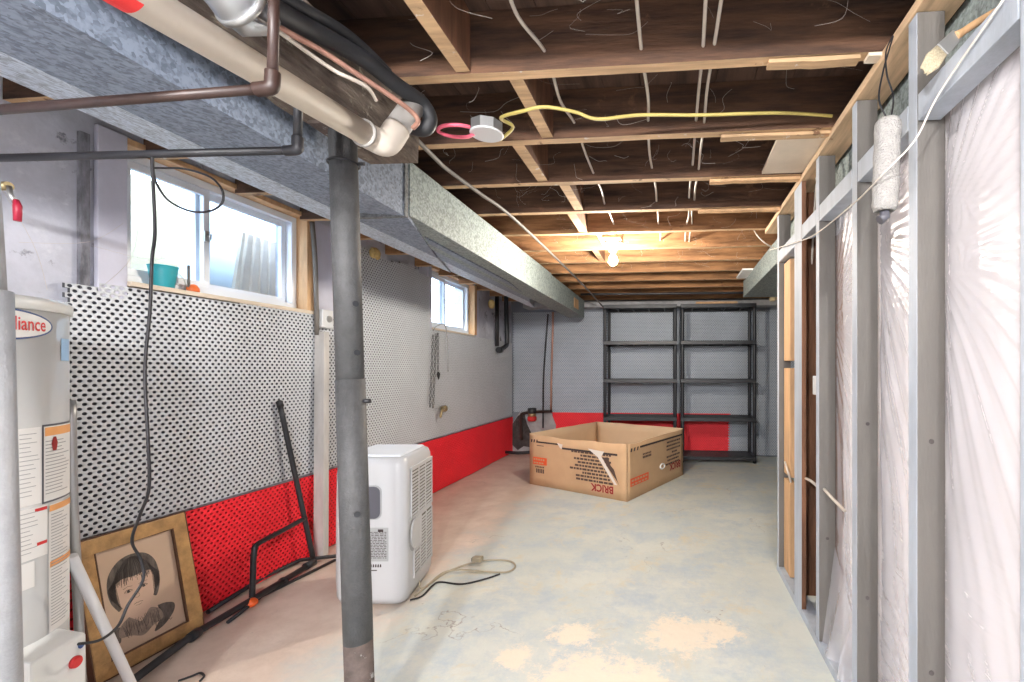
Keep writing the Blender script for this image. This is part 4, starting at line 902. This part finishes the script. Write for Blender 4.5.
for v in (-.14, -.04, .06, .162): sidebox(mb, v-.003, v+.003, .40, .645, .0, .006, 0)
sidebox(mb, -.143, .167, .638, .648, -.01, .006); sidebox(mb, -.143, .167, .396, .406, -.01, .006)
mb.build('upper_grille', M['ac'], t)
sidebox(MB(), -.10, .165, .10, .375, -.012, .0015, 0).build('lower_grille_backing', M['ac_in'], t)
mb = MB(); z = .105
while z < .372: sidebox(mb, -.102, .167, z, z+.0085, .001, .0055); z += .0168
for v in (-.104, -.02, .07, .162): sidebox(mb, v-.003, v+.003, .098, .378, .0, .006)
sidebox(mb, -.106, .0, .235, .385, .0, .005)
mb.build('lower_grille', M['ac'], t)
# oval carrying handle near the front corner of the side
hv, hz = -.112, .318
mb = MB(); mb.add([ap(HW+.0022, hv+.062*math.cos(a), hz+.082*math.sin(a)) for a in [i*2*math.pi/28 for i in range(28)]], [list(range(28))]); mb.build('handle_recess', M['label_grey'], t)
mb = MB(); mb.prism([ap(HW+.009, hv+.006+.046*math.cos(a), hz+.068*math.sin(a)) for a in [i*2*math.pi/28 for i in range(28)]], -ua*.008); mb.build('side_handle', M['ac'], t, bevel=.004)
# front: dark window, rating label, lettering, blue sticker
def fr_(u, z, o=.0): return ap(u, -HD-o, z)
def rrect(u0, u1, z0, z1, r_, o, n=5):
    out = []
    for (cx_, cz, a0) in ((u1-r_, z0+r_, -90), (u1-r_, z1-r_, 0), (u0+r_, z1-r_, 90), (u0+r_, z0+r_, 180)):
        for i in range(n): a = math.radians(a0+90*i/(n-1)); out.append(fr_(cx_+r_*math.cos(a), cz+r_*math.sin(a), o))
    return out
mb = MB(); mb.prism(rrect(-.07, .062, .420, .580, .03, .001), va*-.003); mb.build('air_outlet_rim', M['label_grey'], t)
mb = MB(); mb.prism(rrect(-.065, .056, .425, .575, .028, .0035), va*-.003); mb.build('air_outlet', M['ac_dark'], t)
mb = MB(); mb.prism(rrect(-.03, .093, .225, .382, .002, .0005), va*-.0015); mb.build('rating_label', M['label_grey'], t)
mb = MB()
for i in range(17):
    z = .36-.0075*i
    u = -.02
    while u < .08:
        l = random.uniform(.006, .022); mb.add([fr_(u, z, .0028), fr_(min(u+l, .085), z, .0028), fr_(min(u+l, .085), z+.003, .0028), fr_(u, z+.003, .0028)], [(0, 1, 2, 3)]); u += l+.004
mb.add([fr_(.045, .363, .003), fr_(.07, .363, .003), fr_(.07, .375, .003), fr_(.045, .375, .003)], [(0, 1, 2, 3)])
for i in range(5): mb.add([fr_(.008+.011*i, .197, .001), fr_(.016+.011*i, .197, .001), fr_(.016+.011*i, .211, .001), fr_(.010+.011*i, .211, .001)], [(0, 1, 2, 3)])
mb.add([fr_(.01, .180, .001), fr_(.04, .180, .001), fr_(.04, .185, .001), fr_(.01, .185, .001)], [(0, 1, 2, 3)])
mb.build('small_print', M['ink'], t)
mb = MB(); mb.prism([fr_(-.045, .61, -.004), fr_(-.03, .61, -.004), fr_(-.03, .665, -.008), fr_(-.045, .665, -.008)], va*-.006); mb.build('blue_sticker', M['blue_label'], t)
# power cord
cable('power_cord', [ap(HW-.02, .02, .06), onZ(421, 588, .012), onZ(432, 582, .008), onZ(445, 573, .008), onZ(462, 566, .008), onZ(480, 561, .010), onZ(500, 560, .008), onZ(512, 562, .007), onZ(515, 567, .007), onZ(507, 572, .007), onZ(490, 572, .007), onZ(465, 570, .012), onZ(445, 572, .013), onZ(430, 583, .012), onZ(415, 596, .008)], .0052, M['wire_beige'], 'beige cord snaking over the floor from the air conditioner', 'cord')
cable('power_cord', [onZ(410, 600, .007), onZ(422, 596, .006), onZ(432, 586, .014), onZ(440, 582, .006), onZ(462, 584, .006), onZ(485, 579, .006), onZ(500, 574, .014)], .0046, M['cord'], 'thin dark cord lying beside the beige cord on the floor', 'cord')
pp = onZ(478, 562, .014)
t = thing('plug', 'beige rectangular plug on the end of the cord on the floor', 'plug', (pp.x, pp.y, 0))
MB().box(pp.x-.028, pp.x+.026, pp.y-.02, pp.y+.02, .0165, .045).build('plug_body', M['wire_beige'], t, bevel=.005)
MB().box(pp.x-.034, pp.x-.027, pp.y-.014, pp.y+.014, .020, .04).build('plug_face', M['conduit'], t)

# ------------------------------------------------------------------ big cardboard box
bn, bl_, br = V((-.387, 3.88, 0)), V((-1.404, 4.42, 0)), V((.107, 4.93, 0)); bb = bl_+br-bn; H = .49
t = thing('cardboard_box', 'big open cardboard box with upside-down printing on the floor', 'box', tuple((bn+bb)/2))
def panel(name, a, b, z0, z1, th, inward, bulge=0, notch=None):
    mb = MB(); n = 16; m_ = 6; a, b, inn = V(a), V(b), V(inward).normalized(); g = []
    for side in (0, 1):
        for i in range(n+1):
            for k in range(m_+1):
                u = i/n; v = k/m_; p = a.lerp(b, u); z = z0+(z1-z0)*v + (.006*noise.noise(V((u*5, a.x, 2)))+(notch(u) if notch else 0))*v
                w_ = bulge*math.sin(math.pi*u)*v
                g.append(p+inn*(th*side-w_)+V((0, 0, z)))
    fs = []; S = (n+1)*(m_+1)
    for s_ in (0, 1):
        for i in range(n):
            for k in range(m_):
                fs.append((s_*S+i*(m_+1)+k, s_*S+(i+1)*(m_+1)+k, s_*S+(i+1)*(m_+1)+k+1, s_*S+i*(m_+1)+k+1))
    for i in range(n): fs += [(i*(m_+1)+m_, (i+1)*(m_+1)+m_, S+(i+1)*(m_+1)+m_, S+i*(m_+1)+m_), (i*(m_+1), (i+1)*(m_+1), S+(i+1)*(m_+1), S+i*(m_+1))]
    for k in range(m_): fs += [(k, k+1, S+k+1, S+k), (n*(m_+1)+k, n*(m_+1)+k+1, S+n*(m_+1)+k+1, S+n*(m_+1)+k)]
    nf = n*m_; mb.add(g, fs[:nf], 0, True); base = 0
    mb2 = mb; 
    for f in fs[nf:2*nf]: mb.f.append(list(f)); mb.m.append(1); mb.sm.append(True)
    for f in fs[2*nf:]: mb.f.append(list(f)); mb.m.append(1); mb.sm.append(False)
    return mb.build(name, [M['card'], M['card_in']], t)
inL = (bb-bl_); inR = (bb-br)
panel('left_panel', bl_, bn, .002, H, .008, inL, .0, lambda u: -.018*math.exp(-((u-.42)/.16)**2)-.012*math.exp(-((u-.8)/.1)**2))
panel('right_panel', bn, br, .002, H, .008, inR, 0, lambda u: -.012*math.exp(-((u-.15)/.1)**2))
panel('back_left_panel', bl_, bb, .002, H+.01, .008, bn-bl_); panel('back_right_panel', br, bb, .002, H+.01, .008, bn-br)
MB().prism([bn+V((0, .02, .003)), br+V((-.02, 0, .003)), bb+V((0, -.02, .003)), bl_+V((.02, 0, .003))], (0, 0, .008)).build('bottom_panel', M['card_in'], t)
def print_on(a, b, name, shapes, m):
    a, b = V(a), V(b); du = (b-a).normalized(); L_ = (b-a).length; nn_ = V((du.y, -du.x, 0)); mb = MB()
    for vs, fs in shapes: mb.add([a+du*x+nn_*.0022+V((0, 0, y)) for x, y in vs], fs)
    return mb.build(name, m, t)
def rect(x0, x1, y0, y1, sl=0): return ([(x0, y0), (x1, y0), (x1+sl, y1), (x0+sl, y1)], [(0, 1, 2, 3)])
def upside(txt, size, xr, yb, bold=.003):    # rotated half a turn, first letter starts at right
    vs, fs = text_geo(txt, size, bold); return ([(xr-x, yb-y) for x, y in vs], fs)
def words(xr, y, L_, h, rnd):                # a row of illegible dark word marks
    out = []; x = xr
    while x > xr-L_:
        w2 = rnd.uniform(.018, .05); out.append(rect(x-w2, x, y, y+h*1.15)); x -= w2+.007
    return out
rd = random.Random(4); LL = (bn-bl_).length; LR = (br-bn).length
# left face (u from left corner)
sh = [rect(.10, .40, H-.075, H-.060), rect(.42, LL-.10, H-.110, H-.092)]+[rect(.02+.035*i, .035+.035*i, H-.075, H-.045, .006) for i in range(3)]
print_on(bl_, bn, 'black_band', sh, M['ink'])
sh = []
for i, (xr, L_) in enumerate([(.93, .44), (.91, .30), (.93, .40), (.90, .34), (.90, .36), (.91, .44), (.91, .30), (.92, .36), (.95, .40)]): sh += words(xr+.055, H-.135-.0305*i+.012, L_, .016, rd)
print_on(bl_, bn, 'printed_lines', sh, M['ink_brown'])
print_on(bl_, bn, 'brick_lettering', [upside('BRICK', .088, 1.012, .108, .003)], M['ink_red'])
print_on(bl_, bn, 'orange_label', [rect(.05, .23, .205, .275)], M['orange_label'])
sh = [rect(.06+.03*i, .08+.03*i, .245, .262) for i in range(5)]+[rect(.06+.034*i, .085+.034*i, .215, .228) for i in range(4)]
a_, du_ = V(bl_), (bn-bl_).normalized(); nn_ = V((du_.y, -du_.x, 0)); mb = MB()
for vs, fs in sh: mb.add([a_+du_*x+nn_*.0034+V((0, 0, y)) for x, y in vs], fs)
mb.build('label_marks', M['card'], t)
print_on(bl_, bn, 'stamp', [rect(.09+.022*i, .106+.022*i, .125, .165) for i in range(5)]+[rect(.08+.02*i, .094+.02*i, .175, .19) for i in range(6)]+[rect(.10, .19, H-.105, H-.098)], M['ink_brown'])
mb = MB(); a_ = bl_; mb.add([a_+du_*x+nn_*.004+V((0, 0, y)) for x, y in ((LL-.42, H-.075), (LL-.24, H-.085), (LL-.27, H-.13), (LL-.10, H-.36), (LL-.085, .13), (LL-.13, H-.36), (LL-.31, H-.14))], [(0, 1, 2, 3, 4, 5, 6)]); mb.build('torn_strip', M['paper_torn'], t)
mb = MB(); mb.add([a_+du_*x+nn_*.003+V((0, 0, y)) for x, y in ((LL-.26, H-.14), (LL-.20, H-.13), (LL-.17, H-.20), (LL-.135, H-.23), (LL-.10, .17), (LL-.075, .12), (LL-.10, .16), (LL-.20, H-.22))], [(0, 1, 2, 3, 4, 5, 6, 7)]); mb.build('tear_gap', M['ink_brown'], t)
mb = MB(); mb.add([a_+du_*x+nn_*.003+V((0, 0, y)) for x, y in ((.36, H-.055), (.43, H-.065), (.42, H-.11), (.40, H-.10))], [(0, 1, 2, 3)]); mb.build('torn_strip', M['paper_torn'], t)
# right face (u from near corner)
sh = [rect(.22, LR-.03, H-.062, H-.045)]+[rect(.05+.055*i, .075+.055*i, H-.075, H-.045, .012) for i in range(3)]
print_on(bn, br, 'black_band', sh, M['ink'])
sh = []
for i, (xr, L_) in enumerate([(1.08, .32), (1.07, .28), (1.08, .30), (1.0, .12), (1.07, .32), (1.04, .26), (1.06, .30)]): sh += words(xr, H-.10-.036*i, L_, .015, rd)
sh += [rect(.27+.028*i, .292+.028*i, H-.165, H-.145) for i in range(6)]+[rect(.27+.028*i, .29+.028*i, H-.135, H-.120) for i in range(6)]
print_on(bn, br, 'printed_lines', sh, M['ink_brown'])
print_on(bn, br, 'brick_lettering', [upside('BRICK', .095, 1.09, .175,   .003)], M['ink_red'])
print_on(bn, br, 'orange_label', [rect(.05, .38, .115, .185)], M['orange_label'])
a_, du_ = V(bn), (br-bn).normalized(); nn_ = V((du_.y, -du_.x, 0)); mb = MB()
for vs, fs in [rect(.07+.05*i, .105+.05*i, .155, .172) for i in range(6)]+[rect(.07+.06*i, .11+.06*i, .125, .138) for i in range(5)]: mb.add([a_+du_*x+nn_*.0034+V((0, 0, y)) for x, y in vs], fs)
mb.build('label_marks', M['card'], t)
mb = MB(); rg = [a_+du_*(.66+.045*math.cos(q))+nn_*.004+V((0, 0, .185+.024*math.sin(q))) for q in [i*2*math.pi/20 for i in range(21)]]; mb.tube(rg, .007, 6, caps=False); mb.build('white_ring_sticker', M['paper'], t)
# ------------------------------------------------------------------ shelving units
def shelving():
    u = thing('shelving_unit', 'left black plastic shelving unit against the back wall behind the cardboard box', 'shelving', (0, 0, 0), 0, 'black shelving units')
    Wd, Dp, Ht = .90, .42, 1.92; pr_ = .021; zs = [.055, .52, .985, 1.45, 1.895]
    for sx in (-1, 1):
        for sy in (-1, 1):
            mb = MB(); prof = []
            for i in range(len(zs)):
                z_a = 0 if i == 0 else zs[i-1]+.02; z_b = zs[i]-.02
                mb.lathe((sx*(Wd/2-pr_), sy*(Dp/2-pr_), 0), [(pr_*.9, z_a), (pr_, z_a+.02), (pr_, z_b-.03), (pr_*1.05, z_b)], 18)
            mb.build('post', M['shelf'], u, world=False)
    for z in zs:
        mb = MB(); x_, y_ = Wd/2, Dp/2; th = .045
        mb.box(-x_, x_, -y_, -y_+.025, z-th/2, z+th/2); mb.box(-x_, x_, y_-.025, y_, z-th/2, z+th/2); mb.box(-x_, -x_+.025, -y_+.025, y_-.025, z-th/2, z+th/2); mb.box(x_-.025, x_, -y_+.025, y_-.025, z-th/2, z+th/2)
        k = 0; yy = -y_+.03
        while yy < y_-.03: mb.box(-x_+.025, x_-.025, yy, yy+.022, z+.008, z+.016); yy += .034
        for xx in (-.3, -.1, .1, .3): mb.box(xx-.006, xx+.006, -y_+.025, y_-.025, z-.016, z+.008)
        mb.build('shelf', M['shelf'], u, world=False, bevel=.003)
    return u
s1 = shelving(); s1.location = (-.405, 5.80, .002); s1.rotation_euler.z = .01
s2 = copy_tree(s1); s2.location = (.545, 5.80, .002); s2.rotation_euler.z = -.005
s2['label'] = 'right black plastic shelving unit against the back wall nearest the stud wall'
tag(MB().box(.28, .78, 5.66, 5.76, 1.922, 1.955).build('wood_offcut', M['wood_raw'], bevel=.003), 'raw wood offcut lying on top of the right shelving unit', 'wood')

# ------------------------------------------------------------------ back left corner plumbing
t = thing('black_drain_pipe', 'pair of black drain pipes in the upper back corner of the left wall', 'pipe', tuple(onX(502, 320, -2.12)))
mb = MB(); a = onX(506, 296, -2.11); b = onX(507, 341, -2.11); c = onX(499, 350, -2.11)
mb.tube(spline([a, a.lerp(b, .5), b, b+V((0, -.05, -.07)), c+V((0, 0, 0))], 5), .028, 14); mb.build('front_pipe', M['black'], t)
a2_, b2_ = onX(497, 296, -2.12), onX(497, 346, -2.12); MB().tube([a2_, b2_], .024, 14).build('rear_pipe', M['black'], t)
MB().tube([c+V((0, -.02, -.0)), c+V((0, .06, .0))], .036, 14).build('pipe_hub', M['black'], t)
tag(MB().lathe(onX(491.5, 304, -2.10)-V((0, 0, .05)), [(.02, 0), (.035, .02), (.038, .07), (.02, .10)], 12).build('foam_lump', M['yellow_foam']), 'tan foam lump on the left wall beside the black drain pipes', 'foam')
Yb = YB-.07
cable('riser_pipe', [onY(551, 410, Yb), onY(551.5, 372, Yb), onY(552.5, 340, Yb), onY(553, 312, Yb)], .013, M['copper'], 'thin copper riser on the back wall left of the shelving', 'pipe', None, 4, 10)
cable('riser_pipe', [onY(543, 428, Yb), onY(543.5, 380, Yb), onY(546, 340, Yb), onY(548, 314, Yb)], .010, M['iron_grey'], 'dark thin riser left of the copper one on the back wall', 'pipe', None, 4, 10)
t = thing('water_meter', 'water meter with a black cap and red ring in the back left corner', 'water meter', tuple(onY(532, 412, Yb-.05)))
c = onY(532, 417, Yb-.05)
MB().lathe(c, [(.045, -.055), (.06, -.04), (.06, 0), (.05, .01)], 20).build('red_ring', M['red_print'], t)
MB().lathe(c, [(.05, .01), (.05, .045), (.045, .05)], 20).build('brass_body', M['brass'], t)
MB().lathe(c, [(.052, .05), (.056, .06), (.058, .115), (.05, .12)], 20).build('black_cap', M['black'], t)
MB().tube(spline([onY(522, 440, Yb-.03), onY(521, 418, Yb-.04), onY(525, 413, Yb-.05), onY(552, 411, Yb-.03)], 5), .018, 12).build('pipe_run', M['iron'], t)
pts = [(512, 425), (518, 416), (524, 412), (527, 424), (531, 432), (530, 447), (524, 446), (518, 450), (512, 444), (509, 434)]
tag(MB().prism([onY(x, y, YB-.035) for x, y in pts], (0, -.012, 0)).build('broken_patch', M['mud']), 'dark broken patch of wall in the back left corner beside the water meter', 'wall patch')
pts = [(508, 452), (508, 430), (520, 412), (534, 408), (551, 412), (556, 425), (554, 452)]
tag(MB().prism([onY(x, y, YB-.03) for x, y in pts], (0, -.004, 0)).build('mortar_patch', M['patch']), 'pale grey mortar patch around the water meter on the back wall', 'wall patch')
cable('floor_pipe', [onZ(506, 452, .06), onZ(518, 453, .06), onZ(532, 452, .06)], .02, M['iron_grey'], 'dark pipe lying at the foot of the back left corner', 'pipe', None, 3, 12)
# chain and faucet on the left wall
t = thing('hanging_chain', 'looped chain hanging below the second window on the left wall', 'chain', tuple(onX(436, 330, -2.12)))
mb = MB()
for (xa, ya, xb, yb) in ((433, 335, 430, 408), (433, 408, 436, 333), (438, 333, 438, 373)):
    a, b = onX(xa, ya, -2.125), onX(xb, yb, -2.125); n = int((b-a).length/.030)
    for i in range(n):
        p = a.lerp(b, i/n); q = a.lerp(b, (i+.8)/n)
        s_ = V((0, .008, 0)) if i % 2 == 0 else V((.008, 0, 0)); mb.tube([p-s_, q-s_, q+s_, p+s_, p-s_], .0026, 5, caps=False)
mb.build('links', M['iron_grey'], t)
MB().tube(spline([onX(433, 331, -2.13), onX(437, 326, -2.10), onX(446, 328, -2.12), onX(448, 372, -2.13)], 5), .004, 6).build('hook', M['steel'], t)
MB().lathe(onX(438.5, 374, -2.12), [(.006, .02), (.016, 0), (.004, -.05)], 10).build('hook_weight', M['iron_grey'], t)
t = thing('wall_faucet', 'small brass faucet low on the left wall below the chain', 'faucet', tuple(onX(440, 409, -2.12)))
a = onX(442, 408.5, -2.15); MB().lathe(a, [(.03, 0), (.032, .03), (.022, .045)], 16, axis=(1, 0, 0)).build('flange', M['brass'], t)
MB().tube(spline([a+V((.03, -.02, 0)), a+V((.05, -.09, -.005)), a+V((.05, -.12, -.05)), a+V((.05, -.12, -.07))], 5), .011, 10).build('spout', M['brass'], t)
MB().bar(a+V((.05, -.13, .03)), a+V((.05, -.04, .035)), .012, .008).build('lever', M['steel'], t)
